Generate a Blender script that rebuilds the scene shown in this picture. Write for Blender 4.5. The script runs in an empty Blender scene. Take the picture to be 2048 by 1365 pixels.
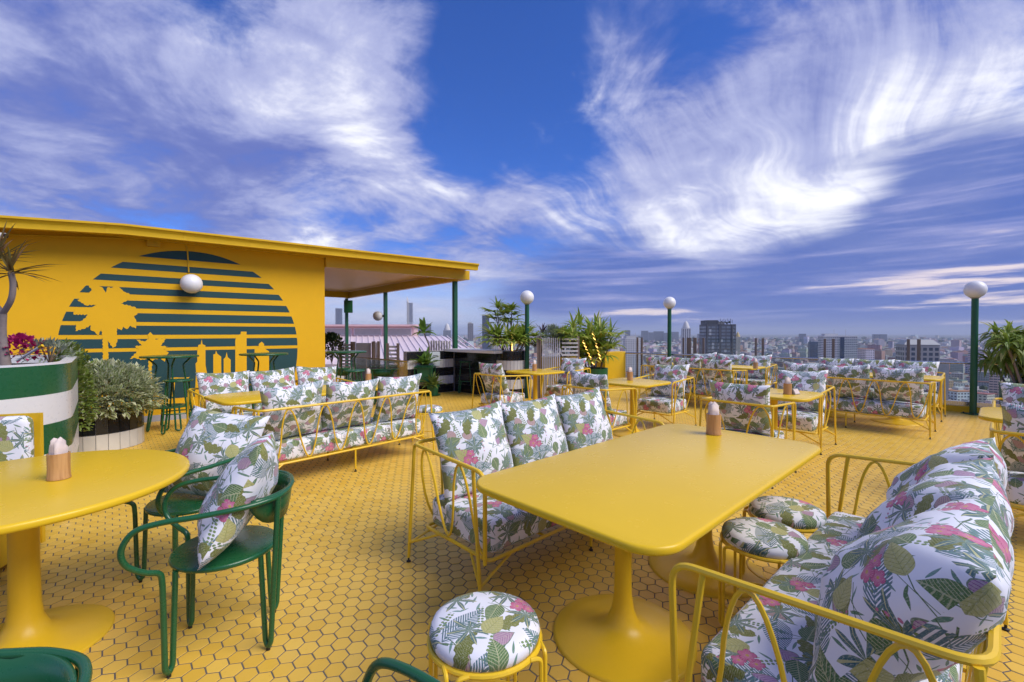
import bpy, bmesh, math, random
from math import sin, cos, pi, radians, sqrt, hypot, atan2, floor
from mathutils import Vector, Matrix, noise as mnoise

scene = bpy.context.scene
COL = scene.collection
random.seed(7)

# ------------------------------------------------------------------ camera
CAM_H, FPX, PITCH = 1.44, 910.0, radians(1.04)
cam_data = bpy.data.cameras.new('camera')
cam_data.sensor_width = 36.0
cam_data.lens = 36.0 * FPX / 2048.0
cam_data.clip_start = 0.05
cam_data.clip_end = 90000.0
cam = bpy.data.objects.new('camera', cam_data)
COL.objects.link(cam)
cam.location = (0, 0, CAM_H)
cam.rotation_euler = (pi / 2 - PITCH, 0, 0)
scene.camera = cam

# ------------------------------------------------------------------ sun, exposure
SUN_EL, SUN_AZ = radians(46), radians(-24)        # direction the light comes from, azimuth from +X towards +Y
sun_data = bpy.data.lights.new('sun', 'SUN')
sun_data.energy = 1.5
sun_data.angle = radians(38)
sun_data.color = (1.0, 0.93, 0.82)
sun = bpy.data.objects.new('sun', sun_data)
COL.objects.link(sun)
sun_dir = Vector((cos(SUN_EL) * cos(SUN_AZ), cos(SUN_EL) * sin(SUN_AZ), sin(SUN_EL)))
sun.rotation_euler = sun_dir.to_track_quat('Z', 'Y').to_euler()
sun.location = sun_dir * 30

scene.view_settings.view_transform = 'Standard'
scene.view_settings.look = 'None'
scene.view_settings.exposure = 1.3
scene.view_settings.gamma = 1.0
scene.view_settings.use_curve_mapping = False
scene.cycles.use_denoising = True
scene.cycles.max_bounces = 7
scene.cycles.diffuse_bounces = 3
scene.cycles.transparent_max_bounces = 16
scene.cycles.volume_bounces = 0
scene.cycles.sample_clamp_indirect = 6.0


# ------------------------------------------------------------------ small node language
class V:
    """A wrapped shader socket with arithmetic."""
    def __init__(s, t, k): s.t, s.k = t, k
    def __add__(s, o): return mth(s.t, 'ADD', s, o)
    __radd__ = __add__
    def __sub__(s, o): return mth(s.t, 'SUBTRACT', s, o)
    def __rsub__(s, o): return mth(s.t, 'SUBTRACT', o, s)
    def __mul__(s, o): return mth(s.t, 'MULTIPLY', s, o)
    __rmul__ = __mul__
    def __truediv__(s, o): return mth(s.t, 'DIVIDE', s, o)
    def __rtruediv__(s, o): return mth(s.t, 'DIVIDE', o, s)
    def __neg__(s): return mth(s.t, 'MULTIPLY', s, -1.0)
    def abs(s): return mth(s.t, 'ABSOLUTE', s)
    def sin(s): return mth(s.t, 'SINE', s)
    def cos(s): return mth(s.t, 'COSINE', s)
    def frac(s): return mth(s.t, 'FRACT', s)
    def sqrt(s): return mth(s.t, 'SQRT', s)
    def exp(s): return mth(s.t, 'EXPONENT', s)
    def pow(s, o): return mth(s.t, 'POWER', s, o)
    def min(s, o): return mth(s.t, 'MINIMUM', s, o)
    def max(s, o): return mth(s.t, 'MAXIMUM', s, o)
    def gt(s, o): return mth(s.t, 'GREATER_THAN', s, o)
    def lt(s, o): return mth(s.t, 'LESS_THAN', s, o)
    def atan2(s, o): return mth(s.t, 'ARCTAN2', s, o)
    def sat(s):
        r = mth(s.t, 'ADD', s, 0.0)
        r.k.node.use_clamp = True
        return r
    def step(s, lo, hi):
        n = s.t.nodes.new('ShaderNodeMapRange')
        n.interpolation_type = 'SMOOTHSTEP'
        put(s.t, n.inputs['Value'], s)
        put(s.t, n.inputs['From Min'], lo)
        put(s.t, n.inputs['From Max'], hi)
        return V(s.t, n.outputs[0])


def put(t, sock, v):
    if isinstance(v, V):
        t.links.new(v.k, sock)
    elif hasattr(sock, 'default_value'):
        try:
            sock.default_value = v
        except (TypeError, ValueError):
            sock.default_value = tuple(v) + (1.0,)


def mth(t, op, *a):
    n = t.nodes.new('ShaderNodeMath')
    n.operation = op
    for i, x in enumerate(a):
        put(t, n.inputs[i], x)
    return V(t, n.outputs[0])


def col4(c): return (c[0], c[1], c[2], 1.0)


def mix(t, f, a, b, mode='MIX'):
    n = t.nodes.new('ShaderNodeMixRGB')
    n.blend_type = mode
    put(t, n.inputs[0], f)
    put(t, n.inputs[1], a if isinstance(a, V) else col4(a))
    put(t, n.inputs[2], b if isinstance(b, V) else col4(b))
    return V(t, n.outputs[0])


def vec(t, x, y, z=0.0):
    n = t.nodes.new('ShaderNodeCombineXYZ')
    put(t, n.inputs[0], x); put(t, n.inputs[1], y); put(t, n.inputs[2], z)
    return V(t, n.outputs[0])


def sep(t, v):
    n = t.nodes.new('ShaderNodeSeparateXYZ')
    put(t, n.inputs[0], v)
    return [V(t, n.outputs[i]) for i in range(3)]


def noise(t, v, scale, detail=4.0, rough=0.5, dist=0.0, dim='3D'):
    n = t.nodes.new('ShaderNodeTexNoise')
    n.noise_dimensions = dim
    if v is not None: put(t, n.inputs['Vector'], v)
    n.inputs['Scale'].default_value = scale
    n.inputs['Detail'].default_value = detail
    n.inputs['Roughness'].default_value = rough
    n.inputs['Distortion'].default_value = dist
    return V(t, n.outputs[0])


def coord(t, kind='Object'):
    n = t.nodes.new('ShaderNodeTexCoord')
    return V(t, n.outputs[kind])


def attr(t, name, out='Color'):
    n = t.nodes.new('ShaderNodeAttribute')
    n.attribute_name = name
    return V(t, n.outputs[out])


def objrand(t):
    return V(t, t.nodes.new('ShaderNodeObjectInfo').outputs['Random'])


def new_mat(name, rough=0.5, spec=0.5, metal=0.0, coat=0.0):
    m = bpy.data.materials.new(name)
    m.use_nodes = True
    t = m.node_tree
    b = t.nodes['Principled BSDF']
    b.inputs['Roughness'].default_value = rough
    b.inputs['Specular IOR Level'].default_value = spec
    b.inputs['Metallic'].default_value = metal
    b.inputs['Coat Weight'].default_value = coat
    b.inputs['Coat Roughness'].default_value = 0.15
    return m, t, b


def bump(t, b, h, strength=0.2, dist=0.01):
    n = t.nodes.new('ShaderNodeBump')
    n.inputs['Strength'].default_value = strength
    n.inputs['Distance'].default_value = dist
    put(t, n.inputs['Height'], h)
    t.links.new(n.outputs[0], b.inputs['Normal'])


def paint(name, c, rough=0.4, var=0.12, scale=3.0, spec=0.5, metal=0.0, coat=0.0, bmp=0.0, bscale=60.0, rvar=0.12):
    """Painted / plain surface: base colour with gentle wear and gloss variation."""
    m, t, b = new_mat(name, rough, spec, metal, coat)
    o = coord(t)
    n = noise(t, o, scale, 6, 0.6)
    n2 = noise(t, o, scale * 9, 4, 0.6)
    f = (n * 0.7 + n2 * 0.3 - 0.5) * 2.0
    dark = tuple(x * (1 - var * 1.6) for x in c)
    light = tuple(min(1, x * (1 + var) + 0.01 * var) for x in c)
    put(t, b.inputs['Base Color'], mix(t, (f * 0.5 + 0.5).sat(), dark, light))
    put(t, b.inputs['Roughness'], (n2 * rvar * 2 + (rough - rvar)).sat())
    if bmp: bump(t, b, noise(t, o, bscale, 5, 0.6), bmp, 0.004)
    return m


# ------------------------------------------------------------------ world: Nishita sky under a layer of broken cloud
def build_world():
    w = bpy.data.worlds.new('World')
    scene.world = w
    w.use_nodes = True
    w.cycles.sampling_method = 'MANUAL'
    w.cycles.sample_map_resolution = 256
    t = w.node_tree
    bg = t.nodes['Background']
    sky = t.nodes.new('ShaderNodeTexSky')
    sky.sky_type = 'NISHITA'
    sky.sun_disc = False
    sky.sun_elevation = SUN_EL
    sky.sun_rotation = pi / 2 - SUN_AZ
    sky.altitude = 100
    sky.air_density = 1.0
    sky.dust_density = 0.3
    sky.ozone_density = 4.0
    d = coord(t, 'Generated')
    x, y, z = sep(t, d)
    zc = z.max(0.0)

    def blobs(acc, items):
        """Adds soft round patches of cloud (or clear sky), each a direction, a width in degrees and an amount."""
        for px, py, wid, amt in items:
            v = Vector(((px - 1024) / FPX, 1.0, (666 - py) / FPX)).normalized()
            n = t.nodes.new('ShaderNodeVectorMath')
            n.operation = 'DOT_PRODUCT'
            put(t, n.inputs[0], d)
            n.inputs[1].default_value = v
            k = 2.0 / (radians(wid) ** 2)
            e = mth(t, 'MULTIPLY_ADD', V(t, n.outputs['Value']), k, -k).exp()
            acc = mth(t, 'MULTIPLY_ADD', e, amt, acc)
        return acc

    # cloud plane coordinates, flattened towards the horizon
    den = zc + 0.22
    u, v = x / den, y / den
    a = radians(38)
    warp = noise(t, vec(t, u, v, 0.3), 0.8, 2, 0.5)
    su = u * cos(a) + v * sin(a)
    sv = v * cos(a) - u * sin(a)
    puff = noise(t, vec(t, u, v, 1.7), 2.3, 11, 0.64, 0.35)
    wisp = noise(t, vec(t, su * 0.52 + warp * 1.5, sv * 1.35 + warp * 1.4, 4.1), 2.1, 11, 0.65, 0.6)
    lf = (x * -2.0 + 0.45).sat()                      # heaped cloud on one side, combed cirrus on the other
    cover = puff * (lf * 0.42 + 0.42) + wisp * (0.68 - lf * 0.38) - 0.06
    cover = blobs(cover, CLOUDS)
    m = cover.step(0.40, 0.66)
    lit = blobs(puff * (lf * 0.8 + 0.75) + wisp * (1.25 - lf * 0.7) - 0.62, LIT).step(0.0, 1.05)
    cloud = mix(t, lit.step(0.0, 0.55), (0.075, 0.098, 0.265), (0.235, 0.255, 0.395))
    cloud = mix(t, lit.step(0.46, 1.0), cloud, (0.58, 0.58, 0.60))
    blue = mix(t, 1.0, V(t, sky.outputs[0]), (0.40, 0.74, 1.55), 'MULTIPLY')
    c = mix(t, SKY_STRENGTH, (0, 0, 0), blue)
    base = mix(t, m * 0.96, c, cloud)
    # stratus bank low down, streaked, with pale gaps near the horizon
    st = noise(t, vec(t, x * 1.3, y * 1.3, z * 11.0), 2.0, 7, 0.58, 0.5)
    gap = noise(t, vec(t, x * 1.6 + 3.0, y * 1.6, z * 21.0), 2.1, 6, 0.56, 0.4)
    base = mix(t, z.step(0.20, 0.02) * (st.step(0.25, 0.7) * 0.6 + 0.35), base, (0.33, 0.35, 0.45))
    bank = blobs((st - 0.5) * 0.75 + 0.26 - (z - 0.08).abs() * 1.7, BANK).step(0.0, 0.42)
    low = z.step(0.16, 0.0)
    bankc = mix(t, (gap + low * 0.05 - 0.03).step(0.46, 0.74), (0.050, 0.085, 0.262), (0.17, 0.185, 0.35))
    glow = blobs(gap - (z - 0.05).abs() * 1.1, GLOW).step(0.63, 0.76)
    bankc = mix(t, glow, bankc, (0.48, 0.41, 0.42))
    base = mix(t, bank * 0.95, base, bankc)
    put(t, bg.inputs['Color'], base)
    bg.inputs['Strength'].default_value = 0.84


SKY_STRENGTH = 0.05
CLOUDS = ((640, 150, 9, .20), (560, 260, 9, .14), (770, 240, 5, .14), (300, 180, 14, .10), (90, 120, 13, .08), (120, 330, 12, .06), (400, 420, 9, .06), (840, 70, 3, .14), (870, 190, 3, .12),
          (1000, 90, 9, -.27), (960, 240, 7, -.24), (1130, 260, 6, -.20), (460, 65, 5, -.28), (1080, 30, 6, -.06), (1420, 85, 5, -.16), (230, 310, 5, -.14), (1030, 240, 3, .10),
          (620, 385, 5, -.14), (350, 370, 5, -.10), (1040, 350, 6, .14), (1330, 330, 10, .08), (1230, 120, 7, .12), (1650, 150, 12, .10), (1900, 260, 13, .14), (1420, 460, 9, .20), (1750, 420, 8, .12), (900, 470, 8, .08), (640, 480, 5, .14))
LIT = ((725, 255, 4, .30), (590, 110, 8, .10), (2010, 290, 8, .55), (1750, 240, 4, .25), (1480, 455, 7, .32), (1720, 445, 5, .30), (1300, 470, 5, .20), (300, 120, 8, .06), (630, 470, 4, .30),
       (350, 330, 11, -.25), (150, 220, 9, -.06), (1050, 520, 8, -.15), (1150, 450, 6, .18), (1230, 60, 8, .05), (1600, 150, 8, -.08), (1430, 100, 5, -.15))
BANK = ((1990, 460, 9, .62), (1850, 500, 6, .25), (1700, 540, 9, .30), (1350, 570, 10, .30), (1120, 570, 8, .20), (1600, 620, 12, .10), (1450, 440, 8, -.42), (1700, 430, 5, -.25), (800, 600, 9, -.22), (930, 500, 6, -.20), (300, 480, 20, -.40))
GLOW = ((1990, 600, 7, .15), (1330, 625, 6, .08), (760, 620, 9, .12), (1700, 650, 8, .05))


build_world()


# ------------------------------------------------------------------ photo pixel -> ray
_fw = Vector((0, cos(PITCH), -sin(PITCH)))
_up = Vector((0, sin(PITCH), cos(PITCH)))
_rt = Vector((1, 0, 0))
EYE = Vector((0, 0, CAM_H))


def ray(px, py):
    return _rt * ((px - 1024) / FPX) + _up * ((682.5 - py) / FPX) + _fw


def on_z(px, py, z=0.0):
    d = ray(px, py)
    return EYE + d * ((z - CAM_H) / d.z)


def on_plane(px, py, p, n):
    d = ray(px, py)
    return EYE + d * ((p - EYE).dot(n) / d.dot(n))


def at_y(px, py, Y):
    d = ray(px, py)
    return EYE + d * (Y / d.y)


# ------------------------------------------------------------------ mesh helpers
class MB:
    def __init__(s): s.v, s.f, s.uv = [], [], {}

    def add(s, vs, fs, uvs=None):
        o = len(s.v)
        s.v += [tuple(p) for p in vs]
        for i, f in enumerate(fs):
            if uvs is not None: s.uv[len(s.f)] = uvs[i]
            s.f.append(tuple(o + k for k in f))
        return s

    def box(s, cx, cy, cz, sx, sy, sz, rz=0.0, uv=False):
        c, n = cos(rz), sin(rz)
        vs = []
        for dz in (-.5, .5):
            for dx, dy in ((-.5, -.5), (.5, -.5), (.5, .5), (-.5, .5)):
                a, b = dx * sx, dy * sy
                vs.append((cx + a * c - b * n, cy + a * n + b * c, cz + dz * sz))
        fs = [(0, 3, 2, 1), (4, 5, 6, 7), (0, 1, 5, 4), (1, 2, 6, 5), (2, 3, 7, 6), (3, 0, 4, 7)]
        uvs = None
        if uv:
            q = lambda w, h: [(0, 0), (w, 0), (w, h), (0, h)]
            uvs = [[(-9, -9)] * 4, [(-9, -9)] * 4, q(sx, sz), q(sy, sz), q(sx, sz), q(sy, sz)]
        return s.add(vs, fs, uvs)

    def beam(s, a, b, w, h, up=(0, 0, 1)):
        """Rectangular bar from a to b."""
        a, b = Vector(a), Vector(b)
        d = (b - a).normalized()
        up = Vector(up)
        x = d.cross(up)
        if x.length < 1e-5: x = d.cross(Vector((0, 1, 0)))
        x.normalize()
        y = x.cross(d)
        vs = []
        for p in (a, b):
            for i, j in ((-1, -1), (1, -1), (1, 1), (-1, 1)):
                vs.append(p + x * (i * w / 2) + y * (j * h / 2))
        return s.add(vs, [(0, 1, 2, 3), (7, 6, 5, 4), (0, 4, 5, 1), (1, 5, 6, 2), (2, 6, 7, 3), (3, 7, 4, 0)])

    def tube(s, pts, r, n=8, closed=False):
        P = [Vector(p) for p in pts]
        m = len(P)
        rr = r if isinstance(r, (list, tuple)) else [r] * m
        T = []
        for i in range(m):
            a = P[(i - 1) % m] if (closed or i > 0) else P[i]
            b = P[(i + 1) % m] if (closed or i < m - 1) else P[i]
            T.append((b - a).normalized())
        ref = Vector((0, 0, 1)) if abs(T[0].z) < .9 else Vector((1, 0, 0))
        N = T[0].cross(ref).normalized()
        vs = []
        for i in range(m):
            N = (N - T[i] * N.dot(T[i]))
            N.normalize()
            B = T[i].cross(N)
            for k in range(n):
                a = 2 * pi * k / n
                vs.append(P[i] + (N * cos(a) + B * sin(a)) * rr[i])
        fs = []
        for i in range(m if closed else m - 1):
            j = (i + 1) % m
            for k in range(n):
                fs.append((i * n + k, i * n + (k + 1) % n, j * n + (k + 1) % n, j * n + k))
        if not closed:
            fs.append(tuple(range(n - 1, -1, -1)))
            fs.append(tuple((m - 1) * n + k for k in range(n)))
        return s.add(vs, fs)

    def lathe(s, prof, n=24, c=(0, 0, 0), cap0=True, cap1=True, sx=1.0, sy=1.0, uvscale=None):
        vs = []
        for r, z in prof:
            for k in range(n):
                a = 2 * pi * k / n
                vs.append((c[0] + r * cos(a) * sx, c[1] + r * sin(a) * sy, c[2] + z))
        fs, m = [], len(prof)
        for i in range(m - 1):
            for k in range(n):
                fs.append((i * n + k, i * n + (k + 1) % n, (i + 1) * n + (k + 1) % n, (i + 1) * n + k))
        if cap0: fs.append(tuple(range(n - 1, -1, -1)))
        if cap1: fs.append(tuple((m - 1) * n + k for k in range(n)))
        uvs = None
        if uvscale:
            uvs = [[(vs[q][0] * 1.0, vs[q][1] + vs[q][2] * 0.6) for q in f] for f in fs]
        return s.add(vs, fs, uvs)

    def sphere(s, c, r, n=24, m=14):
        prof = [(max(1e-4, r * sin(pi * i / m)), -r * cos(pi * i / m)) for i in range(m + 1)]
        return s.lathe(prof, n, c, False, False)

    def slab(s, outline, z0, z1, bev=0.0, k=1):
        """Extruded outline (list of xy, counter-clockwise) with an optional rounded edge."""
        n = len(outline)
        cx = sum(p[0] for p in outline) / n
        cy = sum(p[1] for p in outline) / n
        R = max(hypot(p[0] - cx, p[1] - cy) for p in outline)
        rings = []
        if bev:
            h = (z1 - z0) / 2
            for i in range(k + 1):
                a = pi / 2 * i / k
                rings.append((bev * (1 - sin(a)), z0 + min(h, bev) * (1 - cos(a))))
            for i in range(k + 1):
                a = pi / 2 * i / k
                rings.append((bev * (1 - cos(a)), z1 - min(h, bev) * (1 - sin(a))))
        else:
            rings = [(0, z0), (0, z1)]
        vs = []
        nrm = []
        for i in range(n):
            a, b = outline[i - 1], outline[(i + 1) % n]
            dx, dy = b[0] - a[0], b[1] - a[1]
            l = hypot(dx, dy) or 1
            nrm.append((-dy / l, dx / l))
        for ins, z in rings:
            for i, p in enumerate(outline):
                vs.append((p[0] + nrm[i][0] * ins, p[1] + nrm[i][1] * ins, z))
        fs = []
        for j in range(len(rings) - 1):
            for i in range(n):
                fs.append((j * n + i, j * n + (i + 1) % n, (j + 1) * n + (i + 1) % n, (j + 1) * n + i))
        fs.append(tuple(range(n - 1, -1, -1)))
        fs.append(tuple((len(rings) - 1) * n + i for i in range(n)))
        return s.add(vs, fs)

    def mesh(s, name, mat, smooth=40):
        me = bpy.data.meshes.new(name)
        me.from_pydata(s.v, [], s.f)
        if s.uv:
            L = me.uv_layers.new(name='UVMap')
            for p in me.polygons:
                q = s.uv.get(p.index)
                if q:
                    for li, c in zip(p.loop_indices, q): L.data[li].uv = c
        if mat is not None:
            for mm in (mat if isinstance(mat, (list, tuple)) else [mat]): me.materials.append(mm)
        if smooth:
            me.polygons.foreach_set('use_smooth', [True] * len(me.polygons))
            me.set_sharp_from_angle(angle=radians(smooth))
        me.update()
        return me

    def build(s, name, mat, parent=None, smooth=40):
        return link(name, s.mesh(name, mat, smooth), parent)


def link(name, data, parent=None, loc=None, rot=None):
    o = bpy.data.objects.new(name, data)
    COL.objects.link(o)
    if parent is not None: o.parent = parent
    if loc is not None: o.location = loc
    if rot is not None: o.rotation_euler = rot
    return o


def tag(o, label=None, cat=None, group=None, kind=None):
    if label: o['label'] = label
    if cat: o['category'] = cat
    if group: o['group'] = group
    if kind: o['kind'] = kind
    return o


def thing(name, label, cat, loc=(0, 0, 0), rz=0.0, group=None):
    o = link(name, None, None, loc, (0, 0, rz))
    o.empty_display_size = 0.2
    return tag(o, label, cat, group)


def dup(root, loc, rz, label, group=None, rot=None):
    def cp(o, par):
        c = o.copy()
        COL.objects.link(c)
        c.parent = par
        for ch in o.children: cp(ch, c)
        return c
    r = cp(root, None)
    r.location = loc
    r.rotation_euler = rot if rot else (0, 0, rz)
    r['label'] = label
    if group: r['group'] = group
    return r


def smoothpath(pts, k=6, closed=False):
    P = [Vector(p) for p in pts]
    n = len(P)
    out = []
    for i in range(n if closed else n - 1):
        p0 = P[(i - 1) % n] if closed or i > 0 else P[i] * 2 - P[i + 1]
        p1, p2 = P[i], P[(i + 1) % n]
        p3 = P[(i + 2) % n] if closed or i < n - 2 else P[i + 1] * 2 - P[i]
        for j in range(k):
            q = j / k
            out.append(0.5 * ((2 * p1) + (p2 - p0) * q + (2 * p0 - 5 * p1 + 4 * p2 - p3) * q * q + (3 * p1 - p0 - 3 * p2 + p3) * q ** 3))
    if not closed: out.append(P[-1])
    return out


def fillet(pts, rad, k=5):
    P = [Vector(p) for p in pts]
    out = [P[0]]
    for i in range(1, len(P) - 1):
        a, b, c = P[i - 1], P[i], P[i + 1]
        d1, d2 = (a - b), (c - b)
        r = min(rad, d1.length * .49, d2.length * .49)
        s, e = b + d1.normalized() * r, b + d2.normalized() * r
        for j in range(k + 1):
            q = j / k
            out.append(s * (1 - q) ** 2 + b * 2 * q * (1 - q) + e * q * q)
    out.append(P[-1])
    return out


def rrect(w, h, r, k=6, bulge=0.0):
    o = []
    for cx, cy, a0 in ((w / 2 - r, h / 2 - r, 0), (-w / 2 + r, h / 2 - r, 90), (-w / 2 + r, -h / 2 + r, 180), (w / 2 - r, -h / 2 + r, 270)):
        for j in range(k + 1):
            a = radians(a0 + 90 * j / k)
            o.append((cx + r * cos(a), cy + r * sin(a)))
    if bulge:
        o = [(x * (1 + bulge * (1 - (2 * y / h) ** 2)), y * (1 + bulge * (1 - (2 * x / w) ** 2))) for x, y in o]
    return o


# ------------------------------------------------------------------ materials
YEL = (0.80, 0.50, 0.032)
M = {}
M['yellow_metal'] = paint('yellow_enamel', (0.82, 0.53, 0.022), 0.32, 0.10, 5.0, bmp=0.05)
M['table'] = paint('yellow_lacquer', (0.78, 0.505, 0.018), 0.27, 0.05, 1.4, spec=0.30, rvar=0.015)
M['table_base'] = paint('yellow_lacquer_worn', (0.76, 0.48, 0.018), 0.36, 0.08, 6.0, spec=0.35, rvar=0.03)
M['green'] = paint('green_enamel', (0.012, 0.10, 0.034), 0.28, 0.06, 3.0, coat=0.1, rvar=0.06)
M['green_pot'] = paint('green_pot', (0.02, 0.13, 0.045), 0.45, 0.2, 4.0)
M['green_post'] = paint('green_post', (0.012, 0.10, 0.04), 0.38, 0.18, 3.0)
M['mural'] = paint('mural_green', (0.0085, 0.058, 0.062), 0.65, 0.2, 2.0, bmp=0.12, bscale=70)
M['wall'] = paint('mustard_wall', (0.82, 0.455, 0.016), 0.7, 0.09, 0.9, spec=0.15, bmp=0.25, bscale=45)
M['trim_yellow'] = paint('yellow_trim', (0.74, 0.455, 0.016), 0.45, 0.16, 1.6, spec=0.25, bmp=0.08)
M['soffit'] = paint('gloss_soffit', (0.90, 0.56, 0.17), 0.45, 0.06, 1.2, spec=0.12)
M['skirting'] = paint('grey_skirting', (0.42, 0.42, 0.45), 0.6, 0.12, 4.0)
M['white'] = paint('white_gloss', (0.72, 0.71, 0.68), 0.3, 0.06, 3.0)
M['opal'] = paint('opal_globe', (0.80, 0.79, 0.78), 0.38, 0.05, 3.0)
M['black_tile'] = paint('black_tile', (0.013, 0.014, 0.016), 0.14, 0.3, 8.0, bmp=0.04)
M['white_tile'] = paint('white_tile', (0.62, 0.60, 0.56), 0.2, 0.08, 8.0, bmp=0.04)
M['grout'] = paint('grout', (0.13, 0.115, 0.11), 0.9, 0.3, 12.0)
M['pale_grout'] = paint('pale_grout', (0.42, 0.40, 0.40), 0.9, 0.2, 12.0)
M['brown_metal'] = paint('brown_metal', (0.24, 0.18, 0.135), 0.45, 0.15, 4.0)
M['grey_metal'] = paint('grey_slat', (0.45, 0.42, 0.40), 0.4, 0.15, 4.0)
M['pale_metal'] = paint('pale_slat', (0.62, 0.61, 0.60), 0.4, 0.1, 4.0)
M['steel'] = paint('steel', (0.55, 0.55, 0.56), 0.25, 0.08, 6.0, metal=1.0)
M['dark'] = paint('dark_rubber', (0.012, 0.012, 0.012), 0.5, 0.2, 9.0)
M['pink_wall'] = paint('pink_wall', (0.78, 0.52, 0.50), 0.6, 0.12, 1.2)
M['pink_roof'] = paint('pink_metal_roof', (0.74, 0.62, 0.66), 0.4, 0.10, 0.8)
M['soil'] = paint('soil', (0.04, 0.027, 0.018), 0.95, 0.4, 30.0, bmp=0.8, bscale=80)
M['bark'] = paint('pale_bark', (0.26, 0.21, 0.19), 0.8, 0.3, 25.0, bmp=0.6, bscale=60)
M['stem'] = paint('brown_stem', (0.13, 0.085, 0.05), 0.8, 0.3, 25.0, bmp=0.5)
M['napkin'] = paint('napkin_paper', (0.72, 0.60, 0.54), 0.85, 0.12, 20.0, bmp=0.3)
M['slate'] = paint('menu_stand', (0.30, 0.28, 0.24), 0.6, 0.12, 9.0)


def tile_mat():
    m, t, b = new_mat('yellow_hex_tile', 0.34, 0.30)
    g = t.nodes.new('ShaderNodeNewGeometry')
    isl = V(t, g.outputs['Random Per Island'])
    r = (isl + objrand(t) * 7.31).frac()
    pos = V(t, g.outputs['Position'])
    n = noise(t, pos, 0.55, 5, 0.55)
    n2 = noise(t, pos, 14.0, 5, 0.65)
    n3 = noise(t, pos, 90.0, 3, 0.6)
    c = mix(t, r, (0.72, 0.435, 0.05), (0.82, 0.53, 0.09))
    c = mix(t, r.gt(0.86) * 0.30, c, (0.60, 0.375, 0.07))
    c = mix(t, n.step(0.45, 0.75) * 0.25, c, (0.62, 0.35, 0.04))
    c = mix(t, n2.step(0.60, 0.80) * 0.35, c, (0.42, 0.20, 0.03))
    c = mix(t, n3.step(0.68, 0.75) * 0.5, c, (0.25, 0.11, 0.03))
    put(t, b.inputs['Base Color'], c)
    put(t, b.inputs['Roughness'], (n2 * 0.25 + 0.24 + r * 0.06).sat())
    bump(t, b, n2 + n3 * 0.3, 0.10, 0.004)
    return m


M['tile'] = tile_mat()


def bamboo_mat():
    m, t, b = new_mat('bamboo', 0.42, 0.4)
    o = coord(t)
    x, y, z = sep(t, o)
    n = noise(t, vec(t, x * 40, y * 40, z * 3), 2.0, 5, 0.6)
    c = mix(t, n.step(0.3, 0.7), (0.40, 0.20, 0.07), (0.58, 0.33, 0.13))
    c = mix(t, objrand(t) * 0.35, c, (0.46, 0.22, 0.08))
    put(t, b.inputs['Base Color'], c)
    return m


M['bamboo'] = bamboo_mat()


def leaf_mat(name, a, b_, c_=None, rough=0.45, edge=None):
    m, t, b = new_mat(name, rough, 0.4)
    g = t.nodes.new('ShaderNodeNewGeometry')
    isl = V(t, g.outputs['Random Per Island'])
    o = coord(t)
    n = noise(t, o, 9.0, 4, 0.6)
    c = mix(t, (isl * 0.65 + n * 0.5 - 0.05).sat(), a, b_)
    if c_: c = mix(t, isl.gt(0.86), c, c_)
    if edge:
        u = sep(t, V(t, t.nodes.new('ShaderNodeUVMap').outputs[0]))[0]
        c = mix(t, ((u - 0.5).abs() + noise(t, o, 60.0, 2) * 0.25).step(0.36, 0.46), c, edge)
    put(t, b.inputs['Base Color'], c)
    tr = t.nodes.new('ShaderNodeBsdfTranslucent')
    put(t, tr.inputs[0], c)
    ms = t.nodes.new('ShaderNodeMixShader')
    ms.inputs[0].default_value = 0.35
    t.links.new(b.outputs[0], ms.inputs[1]); t.links.new(tr.outputs[0], ms.inputs[2])
    t.links.new(ms.outputs[0], t.nodes['Material Output'].inputs[0])
    return m


M['palm_leaf'] = leaf_mat('fan_palm_leaf', (0.13, 0.24, 0.03), (0.40, 0.50, 0.07), (0.55, 0.56, 0.14))
M['broad_leaf'] = leaf_mat('broad_leaf', (0.07, 0.17, 0.025), (0.20, 0.34, 0.06))
M['strap_leaf'] = leaf_mat('strap_leaf', (0.13, 0.22, 0.03), (0.34, 0.42, 0.08), (0.46, 0.45, 0.15))
M['dark_leaf'] = leaf_mat('dark_leaf', (0.015, 0.035, 0.012), (0.05, 0.08, 0.02), (0.22, 0.24, 0.08))
M['silver_leaf'] = leaf_mat('silver_leaf', (0.20, 0.25, 0.16), (0.40, 0.44, 0.33))
M['varieg_leaf'] = leaf_mat('variegated_leaf', (0.20, 0.27, 0.08), (0.42, 0.48, 0.20), (0.62, 0.64, 0.40), edge=(0.66, 0.67, 0.46))
M['purple_leaf'] = leaf_mat('purple_leaf', (0.06, 0.028, 0.035), (0.12, 0.06, 0.06))
M['lime_leaf'] = leaf_mat('lime_leaf', (0.12, 0.20, 0.03), (0.26, 0.33, 0.07))
M['dragon_leaf'] = leaf_mat('dragon_leaf', (0.16, 0.16, 0.04), (0.18, 0.06, 0.03), (0.12, 0.03, 0.02))
M['magenta'] = leaf_mat('bougainvillea_bract', (0.42, 0.01, 0.10), (0.62, 0.04, 0.22))
M['tree_far'] = leaf_mat('far_tree_leaf', (0.022, 0.045, 0.018), (0.055, 0.085, 0.03))


def glow_mat(name, c, e):
    m, t, b = new_mat(name, 0.4)
    b.inputs['Base Color'].default_value = col4(c)
    b.inputs['Emission Color'].default_value = col4(c)
    b.inputs['Emission Strength'].default_value = e
    return m


M['fairy'] = glow_mat('warm_rope_light', (1.0, 0.55, 0.12), 1.6)


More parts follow.
